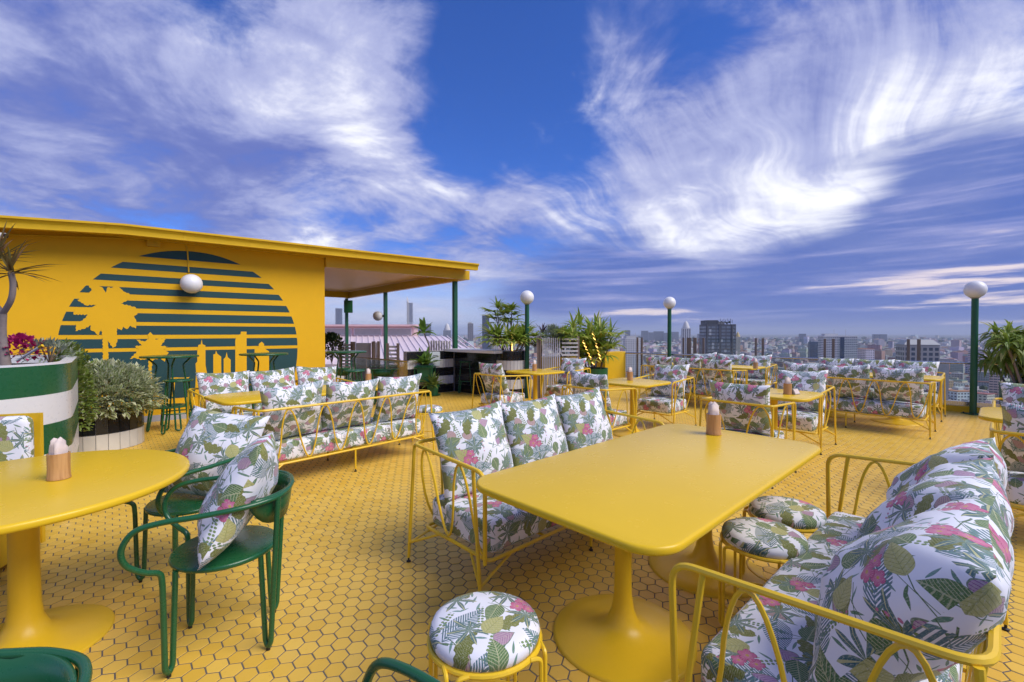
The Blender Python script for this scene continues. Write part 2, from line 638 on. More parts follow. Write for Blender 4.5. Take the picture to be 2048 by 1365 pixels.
def glass_mat():
    m, t, b = new_mat('clear_glass', 0.02)
    tr = t.nodes.new('ShaderNodeBsdfTransparent')
    tr.inputs[0].default_value = (0.93, 0.955, 0.95, 1)
    gl = t.nodes.new('ShaderNodeBsdfGlossy')
    gl.inputs['Roughness'].default_value = 0.02
    fr = t.nodes.new('ShaderNodeFresnel')
    fr.inputs[0].default_value = 1.45
    ms = t.nodes.new('ShaderNodeMixShader')
    f = (V(t, fr.outputs[0]) * 0.7).sat()
    put(t, ms.inputs[0], f)
    t.links.new(tr.outputs[0], ms.inputs[1]); t.links.new(gl.outputs[0], ms.inputs[2])
    t.links.new(ms.outputs[0], t.nodes['Material Output'].inputs[0])
    return m


M['glass'] = glass_mat()


def fabric_mat():
    """White cotton printed with tropical leaves and orchids. Each layer scatters one motif on a jittered lattice of the cloth's UV (metres)."""
    m, t, b = new_mat('tropical_print_cotton', 0.78, 0.25)
    uvn = V(t, t.nodes.new('ShaderNodeUVMap').outputs[0])
    x, y, _ = sep(t, uvn)
    x, y = x * 1.16, y * 1.16
    wob = noise(t, vec(t, x, y, 0), 26.0, 3, 0.6)
    ink = noise(t, vec(t, x, y, 3.3), 170.0, 3, 0.65)

    def cell(scale, seed, rnd=0.55):
        vv = vec(t, x + seed * 1.371, y + seed * 0.713, 0)
        n = t.nodes.new('ShaderNodeTexVoronoi')
        n.voronoi_dimensions = '2D'
        put(t, n.inputs['Vector'], vv)
        n.inputs['Scale'].default_value = scale
        n.inputs['Randomness'].default_value = rnd
        px, py, _ = sep(t, V(t, n.outputs['Position']))
        sc = t.nodes.new('ShaderNodeSeparateColor')
        t.links.new(n.outputs['Color'], sc.inputs[0])
        r1, r2, r3 = (V(t, sc.outputs[i]) for i in range(3))
        lx, ly = (x + seed * 1.371) - px, (y + seed * 0.713) - py
        a = r1 * 6.283
        c, s = a.cos(), a.sin()
        return lx * c + ly * s, ly * c - lx * s, r2, r3

    def leaf(a, bb, L, W, p=0.8):
        tt = (a / (2 * L) + 0.5).sat()
        return ((tt.pow(p) * pi).sin() * W - bb.abs())

    hatch = noise(t, vec(t, x * 3.0, y * 0.55, 0), 150.0, 2, 0.6)
    cur = mix(t, 0.0, (0.80, 0.80, 0.825), (0.80, 0.80, 0.825))
    k = 900.0

    def over(mask, color):
        nonlocal cur
        color = mix(t, hatch.step(0.48, 0.70) * 0.42, color, (0.62, 0.62, 0.50))
        color = mix(t, mask.lt(0.0011) * 0.45, color, (0.06, 0.08, 0.06))
        cur = mix(t, (mask * k).sat(), cur, color)

    # fine sprigs
    a, bb, r2, r3 = cell(17.0, 1.0, 0.8)
    over(leaf(a, bb, 0.030, 0.0055), mix(t, r2, (0.10, 0.20, 0.09), (0.16, 0.30, 0.26)))
    # thin upright stalks
    a, bb, r2, r3 = cell(6.0, 2.2, 0.7)
    over((0.0022 - (bb + (a * 18).sin() * 0.004).abs()).min(0.075 - a.abs()), (0.07, 0.15, 0.05))
    over((0.0018 - (bb - a * 0.45).abs()).min(0.055 - a.abs()), (0.09, 0.18, 0.06))
    # strings of round leaflets
    a, bb, r2, r3 = cell(5.2, 3.4, 0.6)
    sa = ((a * 62.0).frac() - 0.5) / 62.0
    over((0.0062 - (sa * sa + (bb.abs() - 0.007).pow(2.0)).sqrt()).min(0.07 - a.abs()), mix(t, r2, (0.10, 0.19, 0.05), (0.20, 0.30, 0.10)))
    # teal palm fronds
    a, bb, r2, r3 = cell(4.1, 4.7, 0.5)
    fr = ((a - bb.abs() * 1.1) * 74.0).frac()
    fm = leaf(a, bb, 0.115, 0.052, 0.7)
    over(fm.min((fr - 0.36) * 0.02).max((0.0016 - bb.abs()).min(0.11 - a.abs())), mix(t, ink + r2 * 0.3 - 0.1, (0.035, 0.105, 0.13), (0.16, 0.27, 0.30)))
    # heart leaves, peach and mauve, with purple veins
    a, bb, r2, r3 = cell(5.6, 6.1, 0.6)
    hm = leaf(a, bb, 0.045, 0.036, 0.55)
    hv = ((a + bb.abs() * 0.8) * 95.0).frac().lt(0.22)
    hc = mix(t, hv, mix(t, (r2 + wob - 0.5).sat(), (0.50, 0.36, 0.28), (0.42, 0.27, 0.40)), (0.24, 0.08, 0.22))
    hc = mix(t, hm.lt(0.004), hc, (0.16, 0.22, 0.13))
    over(hm.min(r3 - 0.25), hc)
    # olive broad leaves with lobed margin
    a, bb, r2, r3 = cell(4.3, 7.9, 0.55)
    om = leaf(a, bb + a * a * 3.0, 0.088, 0.036, 0.75) - (a * 150.0 + 1.0).sin().max(0.0) * bb.abs() * 0.38
    ov = ((a - bb.abs() * 0.9) * 105.0).frac().lt(0.16)
    oc = mix(t, (ink * 1.3 + r2 * 0.5 - 0.5).sat(), (0.09, 0.115, 0.012), (0.25, 0.26, 0.05))
    over(om.min(r3 - 0.12), mix(t, ov * 0.55, oc, (0.44, 0.44, 0.20)))
    # green philodendron leaves, cream veins
    a, bb, r2, r3 = cell(4.8, 9.3, 0.55)
    gm = leaf(a, bb, 0.062, 0.040, 0.62)
    gv = ((a - bb.abs() * 0.75) * 88.0 + wob * 0.5).frac().lt(0.24).max(bb.abs().lt(0.0018))
    gc = mix(t, (ink + r2 * 0.6 - 0.35).sat(), (0.035, 0.12, 0.045), (0.13, 0.22, 0.07))
    over(gm.min(r3 - 0.2), mix(t, gv * 0.75, gc, (0.50, 0.50, 0.28)))
    # star-shaped blue-green palms
    a, bb, r2, r3 = cell(4.4, 11.2, 0.5)
    rr = (a * a + bb * bb).sqrt()
    ph = ((bb.atan2(a) * (7.0 / 6.2832)).frac() - 0.5).abs()
    sm = (1.0 - ph * 2.05).pow(1.0) * 0.088 - rr * 1.0
    sm = sm.min(0.5 - rr)
    sc_ = mix(t, (ph * 2.4 + ink * 0.7 - 0.4).sat(), (0.03, 0.11, 0.14), (0.22, 0.30, 0.20))
    over(sm.min(bb + 0.045), mix(t, ph.lt(0.04), sc_, (0.45, 0.45, 0.22)))
    # wide straw-yellow leaves
    a, bb, r2, r3 = cell(3.7, 13.8, 0.6)
    ym = leaf(a, bb, 0.060, 0.043, 0.7)
    yv = ((a - bb.abs() * 0.7) * 70.0).frac().lt(0.2).max(bb.abs().lt(0.0015))
    over(ym.min(r3 - 0.5), mix(t, yv * 0.6, mix(t, ink, (0.38, 0.37, 0.10), (0.52, 0.50, 0.22)), (0.22, 0.24, 0.06)))
    # magenta orchid sprays: three overlapping blooms each
    a, bb, r2, r3 = cell(3.1, 15.5, 0.5)
    gate = r3 - 0.40
    for ox, oy, rad, ph in ((-.032, .012, .030, .3), (.022, .030, .027, 1.4), (.004, -.014, .034, 2.5)):
        qa, qb = a - ox, bb - oy
        rr = (qa * qa + qb * qb).sqrt()
        an = qb.atan2(qa) + ph
        pm = rad * ((an * 2.5).cos().abs().pow(0.6) * 0.40 + 0.62) - rr + (wob - 0.5) * 0.006
        vein = ((an * 26.0).sin() * 0.5 + 0.5) * ink * 1.3
        pc = mix(t, (rr * (0.95 / rad) - 0.05).sat(), (0.62, 0.20, 0.30), (0.46, 0.02, 0.16))
        pc = mix(t, (vein - 0.15).sat() * 0.75, pc, (0.66, 0.34, 0.42))
        pc = mix(t, rr.lt(rad * 0.18), pc, (0.55, 0.36, 0.08))
        pc = mix(t, pm.lt(0.0016), pc, (0.30, 0.015, 0.09))
        over(pm.min(gate), pc)
    # sprays of small pink buds
    a, bb, r2, r3 = cell(4.0, 18.3, 0.7)
    sa = ((a * 48.0).frac() - 0.5) / 48.0
    over((0.0048 - (sa * sa + (bb - (a * 40).sin() * 0.006).pow(2.0)).sqrt()).min(0.05 - a.abs()).min(r3 - 0.45), (0.55, 0.16, 0.26))
    put(t, b.inputs['Base Color'], cur)
    bump(t, b, noise(t, uvn, 900.0, 2, 0.5) * 0.25 + noise(t, coord(t), 7.0, 3, 0.5), 0.22, 0.012)
    b.inputs['Sheen Weight'].default_value = 0.15
    return m


M['fabric'] = fabric_mat()


def city_mat():
    """Far facades: colour per building from a mesh attribute, rows of dark glazing too small to tell apart."""
    m, t, b = new_mat('city_facade', 0.7, 0.3)
    c = attr(t, 'tint')
    u, v, _ = sep(t, V(t, t.nodes.new('ShaderNodeUVMap').outputs[0]))
    wall = u.gt(-5.0)
    win = (u / 2.9).frac().gt(0.34) * (v / 3.3).frac().gt(0.45) * wall * v.gt(2.0)
    g = noise(t, vec(t, u, v, 0), 0.06, 3, 0.5)
    col = mix(t, g.step(0.35, 0.8) * 0.18, c, (0.16, 0.15, 0.15))
    col = mix(t, win * 0.5, col, (0.045, 0.055, 0.07))
    put(t, b.inputs['Base Color'], col)
    return m


M['city'] = city_mat()
M['city_glass'] = paint('city_glazing', (0.09, 0.11, 0.14), 0.12, 0.25, 0.05)


def ground_mat():
    m, t, b = new_mat('city_ground', 0.85, 0.2)
    o = coord(t)
    n = noise(t, o, 0.004, 8, 0.65)
    n2 = noise(t, o, 0.035, 6, 0.7)
    c = mix(t, n2.step(0.35, 0.65), (0.10, 0.095, 0.095), (0.25, 0.235, 0.225))
    c = mix(t, (n + n2 * 0.35).step(0.62, 0.78), c, (0.045, 0.065, 0.03))
    put(t, b.inputs['Base Color'], c)
    return m


M['ground'] = ground_mat()


def paintmat(c, rough=0.6):
    key = 'p_%d_%d_%d' % tuple(int(x * 200) for x in c)
    if key not in M: M[key] = paint('facade_paint', c, rough, 0.12, 0.15)
    return M[key]


# ------------------------------------------------------------------ floor of hexagonal tiles
GRID_AZ = radians(41.5)
PITCHT = 0.083
LAMP3 = on_z(1946, 829)
RAIL_AZ = radians(-39)
RD = Vector((cos(RAIL_AZ), sin(RAIL_AZ), 0))
RN = Vector((-sin(RAIL_AZ), cos(RAIL_AZ), 0))         # outwards, away from the terrace
if RN.y < 0: RN = -RN
RP = LAMP3 + RN * 0.20
WAZ = radians(40)
WU = Vector((cos(WAZ), sin(WAZ), 0))
WN = Vector((sin(WAZ), -cos(WAZ), 0))                 # out of the mural wall, towards the terrace
WP = (on_z(235.4, 851.1) + on_z(430.9, 831.0)) / 2


def wall_pt(px, py, off=0.0):
    return on_plane(px, py, WP + WN * off, WN)


def ws(p): return (p - WP).dot(WU)


S_CORNER = ws(wall_pt(650, 666))

floor_mb = MB()
_a, _b = RP + RD * 14 + RN * .18, RP + RD * ((on_plane(1236, 666, RP, RN) - RP).dot(RD) - 1.0) + RN * .18
floor_mb.slab([(-14, -4), (_a.x, -4), (_a.x, _a.y), (_b.x, _b.y), (0.2, 13.6), (-2.6, 13.9), (-6.0, 18.0), (-14, 12)], -0.40, -0.0018)
terrace = tag(floor_mb.build('floor', M['grout'], None, 0), 'yellow hexagon tiled floor of the roof terrace', None, None, 'structure')


def build_tiles():
    ca, sa = cos(GRID_AZ), sin(GRID_AZ)
    R = (PITCHT - 0.0058) / sqrt(3)
    hexa = [(R * cos(GRID_AZ + pi / 6 + k * pi / 3), R * sin(GRID_AZ + pi / 6 + k * pi / 3)) for k in range(6)]
    bev = 0.0013

    def piece(mb, cx, cy, dz=0.0, tx=0.0, ty=0.0):
        vs = [(cx + a, cy + b, -0.004) for a, b in hexa]
        vs += [(cx + a, cy + b, dz - bev + a * tx + b * ty) for a, b in hexa]
        q = 1 - bev / R
        vs += [(cx + a * q, cy + b * q, dz + a * tx + b * ty) for a, b in hexa]
        fs = []
        for j in (0, 1):
            for k in range(6): fs.append((j * 6 + k, j * 6 + (k + 1) % 6, j * 6 + 6 + (k + 1) % 6, j * 6 + 6 + k))
        fs.append(tuple(range(12, 18)))
        mb.add(vs, fs)

    e1 = Vector((ca, sa)) * PITCHT
    a2 = GRID_AZ + pi / 3
    e2 = Vector((cos(a2), sin(a2))) * PITCHT
    rnd = random.Random(3)
    cells = []
    for i in range(-220, 260):
        for j in range(-220, 260):
            p = e1 * i + e2 * j
            X, Y = p.x, p.y
            if Y < 0.9 or Y > 14 or abs(X) > 1.22 * Y + 0.7: continue
            if (Vector((X, Y, 0)) - RP).dot(RN) > 0.0: continue
            q = Vector((X, Y, 0)) - WP
            if q.dot(WN) < 0.0 and q.dot(WU) < S_CORNER: continue
            if q.dot(WN) < -2.6: continue
            cells.append((X, Y))
    hid = lambda c: (0 if (c[1] > 1.86 and abs(c[0]) < 1.125 * c[1]) else 1, hypot(c[0], c[1]))
    cells.sort(key=hid)
    one = MB()
    piece(one, 0, 0)
    me = one.mesh('tile', M['tile'], 0)
    for X, Y in cells[:300]:
        o = link('tile', me, terrace, (X, Y, rnd.uniform(-0.0006, 0.0006)), (rnd.uniform(-.006, .006), rnd.uniform(-.006, .006), 0))
        o.matrix_parent_inverse = Matrix.Identity(4)
    rest = MB()
    for X, Y in cells[300:]:
        piece(rest, X, Y, rnd.uniform(-0.0006, 0.0006), rnd.uniform(-.006, .006), rnd.uniform(-.006, .006))
    tag(rest.build('tile_field', M['tile'], terrace, 0), kind='stuff')


build_tiles()


# ------------------------------------------------------------------ mural building
def lin(s, o, z): return WP + WU * s + WN * o + Vector((0, 0, z))


bar = thing('mural_building', 'mustard yellow roof building with a striped green sunset mural and a canopy on posts', 'building', (0, 0, 0))
SL = -9.0
ZW = 3.02
b = MB()
q = [lin(SL, 0, 0), lin(S_CORNER, 0, 0), lin(S_CORNER, -0.22, 0), lin(SL, -0.22, 0)]
b.add([tuple(p) for p in q] + [(p.x, p.y, ZW + 0.02) for p in q], [(0, 1, 5, 4), (1, 2, 6, 5), (2, 3, 7, 6), (3, 0, 4, 7), (4, 5, 6, 7)])
b.build('wall', M['wall'], bar, 0)
b = MB()
b.beam(lin(SL, 0.008, 0.05), lin(S_CORNER, 0.008, 0.05), 0.016, 0.10)
b.build('skirting', M['skirting'], bar, 0)

Z1 = lambda x, y: (x / 2.844, 400 + y / 2.844)        # enlarged-view coordinates of the mural -> photo pixels


def wall_poly(name, pts, mat, off, jag=0.0, seed=1):
    P = []
    rnd = random.Random(seed)
    pp = []
    n = len(pts)
    for i in range(n):
        (ax, ay), (bx, by) = pts[i], pts[(i + 1) % n]
        l = hypot(bx - ax, by - ay)
        k = max(1, int(l / 9)) if jag else 1
        for j in range(k):
            q_ = j / k
            d = (rnd.uniform(.2, 1) * jag * (1 if j % 2 else -1)) if (jag and j) else 0
            pp.append((ax + (bx - ax) * q_ - (by - ay) / (l or 1) * d, ay + (by - ay) * q_ + (bx - ax) / (l or 1) * d))
    for x_, y_ in pp:
        P.append(wall_pt(*Z1(x_, y_)) + WN * off)
    bm = bmesh.new()
    f = bm.faces.new([bm.verts.new(p) for p in P])
    f.normal_update()
    if f.normal.dot(WN) < 0: f.normal_flip()
    bmesh.ops.triangulate(bm, faces=[f], ngon_method='EAR_CLIP')
    me = bpy.data.meshes.new(name)
    bm.to_mesh(me); bm.free()
    me.materials.append(mat)
    return link(name, me, bar)


pl, pr, ptop = wall_pt(114, 692), wall_pt(595, 700), wall_pt(376, 502.5)
MCX = (ws(pl) + ws(pr)) / 2
MR = (ws(pr) - ws(pl)) / 2
MCZ = (pl.z + pr.z) / 2
MRZ = ptop.z - MCZ
strip = [(293, 352), (388, 422), (456, 488), (520, 555), (588, 628), (653, 699), (719, 767), (789, 836), (855, 1116)]
for i, (y0, y1) in enumerate(strip):
    za, zb = wall_pt(*Z1(1160, y0)).z, wall_pt(*Z1(1160, y1)).z
    if i == 0: za = MCZ + MRZ
    n = 14
    Ls, Rs = [], []
    for j in range(n + 1):
        z = za + (zb - za) * j / n
        h = MR * sqrt(max(0, 1 - ((z - MCZ) / MRZ) ** 2))
        if z < MCZ: h = MR * sqrt(max(0, 1 - ((z - MCZ) / (MRZ * 1.25)) ** 2))
        h = max(h, 0.002)
        Ls.append(lin(MCX - h, 0.003, z)); Rs.append(lin(MCX + h, 0.003, z))
    mb = MB()
    vs, fs = Ls + Rs, []
    for j in range(n): fs.append((j, j + 1, n + 1 + j + 1, n + 1 + j))
    mb.add(vs, fs)
    mb.build('mural_stripe', M['mural'], bar, 0)

WALLM = M['wall']
wall_poly('mural_palm', [(505, 488), (522, 515), (500, 534), (440, 570), (490, 601), (551, 597), (520, 612), (430, 612), (418, 652), (500, 655), (470, 687),
    (433, 700), (430, 747), (475, 735), (518, 715), (515, 740), (540, 752), (558, 772), (575, 735), (582, 775), (585, 860), (583, 1060), (628, 1060), (622, 960), (617, 930), (617, 850),
    (614, 800), (640, 842), (656, 836), (668, 800), (664, 770), (665, 728), (690, 742), (700, 722), (722, 736), (742, 716), (772, 732), (776, 692), (762, 662), (782, 650), (772, 612),
    (730, 602), (688, 590), (722, 574), (735, 558), (738, 536), (702, 522), (682, 500), (658, 490), (630, 502), (612, 497), (601, 530), (586, 502), (560, 486)], WALLM, 0.005, 3.2, 2)
wall_poly('mural_palm', [(738, 905), (792, 852), (760, 830), (806, 830), (776, 793), (820, 806), (846, 791), (839, 768), (855, 752), (872, 770), (885, 796), (910, 788), (942, 793), (914, 830),
    (957, 836), (930, 852), (960, 870), (946, 890), (936, 922), (914, 902), (882, 906), (866, 920), (862, 970), (868, 1084), (842, 1084), (845, 985), (843, 905), (800, 912), (772, 900)], WALLM, 0.005, 3.2, 5)
sky_polys = [
    [(1108, 1120), (1115, 985), (1112, 932), (1122, 920), (1122, 860), (1128, 826), (1142, 822), (1147, 793), (1152, 822), (1168, 828), (1169, 940), (1180, 1000), (1182, 1052), (1206, 1054), (1206, 1120)],
    [(1213, 1120), (1213, 880), (1225, 876), (1228, 857), (1236, 876), (1258, 892), (1260, 1120)],
    [(1272, 1120), (1272, 905), (1283, 895), (1289, 866), (1295, 895), (1312, 910), (1312, 1120)],
    [(1338, 1120), (1338, 800), (1345, 770), (1368, 765), (1370, 750), (1402, 750), (1404, 1120)],
    [(1448, 1120), (1448, 850), (1470, 845), (1472, 820), (1488, 807), (1502, 820), (1503, 845), (1530, 862), (1530, 1120)],
    [(968, 1014), (1000, 1010), (1050, 1012), (1078, 1008), (1068, 1022), (1050, 1024), (1060, 1120), (1052, 1120), (1040, 1024), (996, 1024), (990, 1120), (978, 1120), (986, 1024)],
    [(440, 1120), (440, 1098), (560, 1092), (650, 1080), (680, 1096), (760, 1090), (810, 1096), (815, 1116), (840, 1108), (842, 1086), (868, 1086), (870, 1100), (905, 1102), (907, 1120)],
]
for pz in sky_polys: wall_poly('mural_skyline', pz, WALLM, 0.005)

# roof edge: gutter, fascia, soffit
OV = 0.47
g0, g1, g2 = (on_plane(px, py, WP + WN * OV, WN) for px, py in ((0, 431), (245, 447.5), (958, 528)))
GP = [(ws(g0) - 3.0, g0.z - 0.02), (ws(g0), g0.z), (ws(g1), g1.z), (ws(g2), g2.z)]
prof = [(-0.14, -0.15), (-0.036, -0.15), (-0.034, -0.085), (-0.030, -0.072), (0.0, -0.034), (0.012, -0.030), (0.012, 0.0), (-0.14, 0.0)]
mb = MB()
vs, fs = [], []
for s_, z_ in GP:
    for o_, dz in prof: vs.append(lin(s_, OV + o_, z_ + dz))
n = len(prof)
for i in range(len(GP) - 1):
    for k in range(n): fs.append((i * n + k, (i + 1) * n + k, (i + 1) * n + (k + 1) % n, i * n + (k + 1) % n))
fs += [tuple(range(n)), tuple(len(vs) - 1 - k for k in range(n))]
mb.add(vs, fs)
gut = mb.build('gutter', M['trim_yellow'], bar, 30)


def gz(s_):
    for (a, za), (c, zc) in zip(GP, GP[1:]):
        if s_ <= c: return za + (zc - za) * (s_ - a) / (c - a)
    return GP[-1][1]


for s_ in [ws(g0) + 0.1 + 0.93 * i for i in range(14)]:
    if s_ > GP[-1][0] - 0.1: break
    mb = MB()
    ps = [lin(s_ + d, OV + o_ * 1.0 + 0.004, gz(s_) + dz) for d in (0, 0.03) for o_, dz in prof[1:7]]
    mb.add(ps, [(k, k + 1, 7 + k, 6 + k) for k in range(5)])
    mb.build('gutter_joint', M['trim_yellow'], gut, 0)
S_END = ws(g2)
ZS = 2.93
mb = MB()                                              # roof slab over wall and canopy
q = [lin(SL, OV - 0.14, 0), lin(S_END - 0.10, OV - 0.14, 0), lin(S_END - 0.10, -9.2, 0), lin(SL, -9.2, 0)]
zt = [gz(SL) - 0.03, gz(S_END) - 0.03, gz(S_END) + 0.25, gz(SL) + 0.25]
mb.add([(p.x, p.y, ZS + 0.06) for p in q] + [(p.x, p.y, z_) for p, z_ in zip(q, zt)], [(0, 3, 2, 1), (0, 1, 5, 4), (1, 2, 6, 5), (2, 3, 7, 6), (3, 0, 4, 7), (4, 5, 6, 7)])
mb.build('roof', M['trim_yellow'], bar, 0)
mb = MB()
q = [lin(S_CORNER + 0.01, OV - 0.16, ZS + 0.045), lin(S_END - 0.12, OV - 0.16, ZS + 0.045), lin(S_END - 0.12, -9.0, ZS + 0.045), lin(S_CORNER - 3.5, -9.0, ZS + 0.045), lin(S_CORNER - 3.5, -0.25, ZS + 0.045), lin(S_CORNER + 0.01, -0.25, ZS + 0.045)]
mb.add(q, [tuple(range(5, -1, -1))])
mb.build('soffit', M['soffit'], bar, 0)
mb = MB()
mb.beam(lin(SL, 0.06, ZS + 0.02), lin(S_CORNER, 0.06, ZS + 0.02), 0.10, 0.055)
mb.build('ledge', M['trim_yellow'], bar, 0)
post_tops = []
P910 = on_plane(910, 666, WP + WN * -0.42, WN)
SPOST = ws(P910)
for k, v_ in enumerate((0.0, 4.1, 7.55)):
    p = lin(SPOST, -0.42 - v_, 0)
    mb = MB()
    mb.box(p.x, p.y, 1.37, 0.10, 0.10, 2.74, WAZ)
    o = mb.build('post', M['green_post'], bar, 0)
    post_tops.append(p)
for nm, a, c in (('front_beam', lin(S_CORNER + 0.005, 0.02, ZS - 0.075), lin(SPOST + 0.10, 0.02, ZS - 0.075)),
                 ('end_beam', lin(SPOST, -0.06, ZS - 0.08), lin(SPOST, -7.9, ZS - 0.08)),
                 ('rear_beam', lin(S_CORNER - 3.4, -7.6, ZS - 0.08), lin(SPOST - 0.07, -7.6, ZS - 0.08))):
    mb = MB()
    mb.beam(a, c, 0.14, 0.22)
    mb.build(nm, M['trim_yellow'], bar, 0)
# conduit, junction box
jb = wall_pt(307, 486)
mb = MB(); mb.box(jb.x + WN.x * .04, jb.y + WN.y * .04, jb.z, 0.17, 0.08, 0.13, WAZ)
mb.build('junction_box', M['trim_yellow'], bar, 0)
mb = MB()
mb.tube(fillet([wall_pt(-200, 470, .015), wall_pt(2, 468.5, .015), wall_pt(262, 478, .015), wall_pt(300, 483, .015)], .05), 0.012, 6)
mb.build('conduit', M['trim_yellow'], bar)
mb = MB()
mb.tube(fillet([wall_pt(316, 481.5, .015), wall_pt(374, 485.5, .015), wall_pt(377.5, 545, .015)], .12), 0.012, 6)
mb.build('conduit', M['trim_yellow'], bar)
# the globe lamp on the mural
lp = wall_pt(383, 568, 0.15)
wl = thing('wall_lamp', 'round white globe lamp fixed on the striped mural', 'lamp', tuple(lp))
mb = MB(); mb.sphere((0, 0, 0), 0.158, 28, 18); mb.build('globe', M['opal'], wl)
mb = MB(); mb.tube([tuple(WN * -0.148), tuple(WN * -0.125)], 0.06, 16); mb.build('base', M['white'], wl)
# camera under the gutter
cp = on_plane(0, 473, WP + WN * 0.25, WN)
cc = thing('security_camera', 'small black and white security camera under the yellow gutter', 'camera', tuple(cp), WAZ)
mb = MB(); mb.tube([(-.10, -.06, .01), (.07, -.16, -.01)], 0.036, 12); mb.build('body', M['white'], cc)
mb = MB(); mb.tube([(.0705, -.1605, -.0102), (.085, -.168, -.012)], 0.03, 12); mb.build('lens', M['dark'], cc)
mb = MB(); mb.tube([(-.06, -.06, .03), (-.06, .1, .09), (-.06, .24, .09)], 0.012, 6); mb.build('bracket', M['white'], cc)
# loudspeaker and globe lamp on the canopy posts
p = post_tops[2]
sp = thing('loudspeaker', 'green box loudspeaker hung on the rearmost canopy post', 'speaker', (p.x + .16, p.y - .22, 2.42), WAZ - .45)
mb = MB(); mb.add(*(lambda w, d, h: ([(-w, -d, -h), (w, -d, -h), (w * .8, d, -h), (-w * .8, d, -h), (-w, -d, h), (w, -d, h), (w * .8, d, h), (-w * .8, d, h)], [(0, 3, 2, 1), (4, 5, 6, 7), (0, 1, 5, 4), (1, 2, 6, 5), (2, 3, 7, 6), (3, 0, 4, 7)]))(.155, .13, .23))
mb.build('cabinet', M['green_post'], sp, 0)
mb = MB(); mb.box(0, -.1335, 0, .27, .006, .42); mb.build('grille', M['green_pot'], sp, 0)
mb = MB(); mb.box(-.08, .14, 0, .12, .03, .09); mb.build('bracket', M['dark'], sp, 0)
p = post_tops[1]
gl = thing('post_lamp', 'white globe lamp bracketed to the middle canopy post', 'lamp', (p.x - .245, p.y - .02, 1.98))
mb = MB(); mb.sphere((0, 0, 0), 0.155, 24, 14); mb.build('globe', M['opal'], gl)
mb = MB(); mb.tube([(.148, 0, 0), (.19, .01, 0)], 0.035, 10); mb.build('bracket', M['dark'], gl)


# ------------------------------------------------------------------ kerb, glass balustrade, wind posts
def rl(px, off=0.0):
    """Distance along the rail line where the pixel column meets it."""
    p = on_plane(px, 666, RP + RN * off, RN)
    return (p - RP).dot(RD)


def rp(s, off=0.0, z=0.0): return RP + RD * s + RN * off + Vector((0, 0, z))


T0, T1 = rl(1236), 3.6
mb = MB(); mb.beam(rp(T0 - 1.0, 0.08, 0.05), rp(T1 + 3, 0.08, 0.05), 0.14, 0.108)
kerb = tag(mb.build('kerb', M['trim_yellow'], None, 0), 'low yellow kerb along the glass edge of the terrace', None, None, 'structure')
bal = thing('glass_balustrade', 'clear glass balustrade with slim steel handrail along the terrace edge', 'railing')
mb = MB(); mb.tube([rp(T0, 0.08, 0.885), rp(T1, 0.08, 0.885)], 0.021, 10); mb.build('handrail', M['steel'], bal)
mb = MB(); mb.beam(rp(T0, 0.08, 0.145), rp(T1, 0.08, 0.145), 0.03, 0.08); mb.build('bottom_channel', M['steel'], bal, 0)
pw = 1.45
k = int((T1 - T0) / pw)
for i in range(k):
    a, c = T0 + i * pw + 0.01, T0 + (i + 1) * pw - 0.012
    mb = MB(); mb.beam(rp(a, 0.08, 0.52), rp(c, 0.08, 0.52), 0.012, 0.66)
    mb.build('glass_panel', M['glass'], bal, 0)
for i, (px, w) in enumerate(((1275, .045), (1284, .05), (1367, .045), (1378, .11), (1390, .085), (1407, .045), (1512, .045), (1526, .05), (1650, .045), (1667, .05), (1817, .05), (1838, .055))):
    mb = MB()
    s = rl(px, 0.55)
    a = rp(s, 0.55, -0.35)
    mb.beam(a, a + Vector((0, 0, 1.66)), w, 0.025, tuple(RN))
    tag(mb.build('wind_post', M['brown_metal'], None, 0), 'brown metal upright beyond the glass balustrade', 'post', 'brown uprights outside the balustrade')
sc = thing('wind_screen', 'tall clear glass wind screen held by the brown uprights', 'screen')
for a, c in ((1392, 1407), (1409, 1511), (1528, 1649), (1669, 1816)):
    mb = MB(); mb.beam(rp(rl(a, .55) + .06, 0.56, 0.48), rp(rl(c, .55) - .06, 0.56, 0.48), 0.012, 1.64)
    mb.build('glass_panel', M['glass'], sc, 0)

# ------------------------------------------------------------------ neighbouring pink roof
pk = thing('pink_building', 'neighbouring building with a pale pink ribbed metal roof and pink clerestory band', 'building')
Yr, Ye = 26.0, 18.6
zr, ze = 1.24, 0.15
xl, xr0, xr1 = -16.0, (888 - 1024) / FPX * 26.0, -0.6
mb = MB(); mb.add([(xl, Ye, ze), (xr1, Ye, ze), (xr0, Yr, zr), (xl, Yr, zr), (xl, Ye, ze - .1), (xr1, Ye, ze - .1), (xr0, Yr, zr - .1), (xl, Yr, zr - .1)],
                  [(0, 1, 2, 3), (0, 4, 5, 1), (1, 5, 6, 2), (2, 6, 7, 3)])
roof = mb.build('roof', M['pink_roof'], pk, 0)
mb = MB()
sl = (zr - ze) / (Yr - Ye)
for i in range(52):
    x0 = xl + 0.32 * i * 1.0
    lean = -0.33
    ya, yb = Ye, Yr
    xa, xb = x0 + 0.0, x0 + lean * (Yr - Ye)
    if xb < xl - 3: pass
    # ribs run up the slope; clip at the right-hand hip
    ex = lambda yy: xr1 + (xr0 - xr1) * (yy - Ye) / (Yr - Ye)
    if xa > ex(ya): continue
    mb.beam((xa, ya, ze + .02), (xb, yb, zr + .02), 0.05, 0.05)
tag(mb.build('rib', M['pink_roof'], roof, 0), kind='stuff')
mb = MB(); mb.box((xl - 5.6) / 2, Yr + .6, 1.52, abs(xl + 5.6), 1.0, 0.62); mb.build('clerestory_wall', M['pink_wall'], pk, 0)
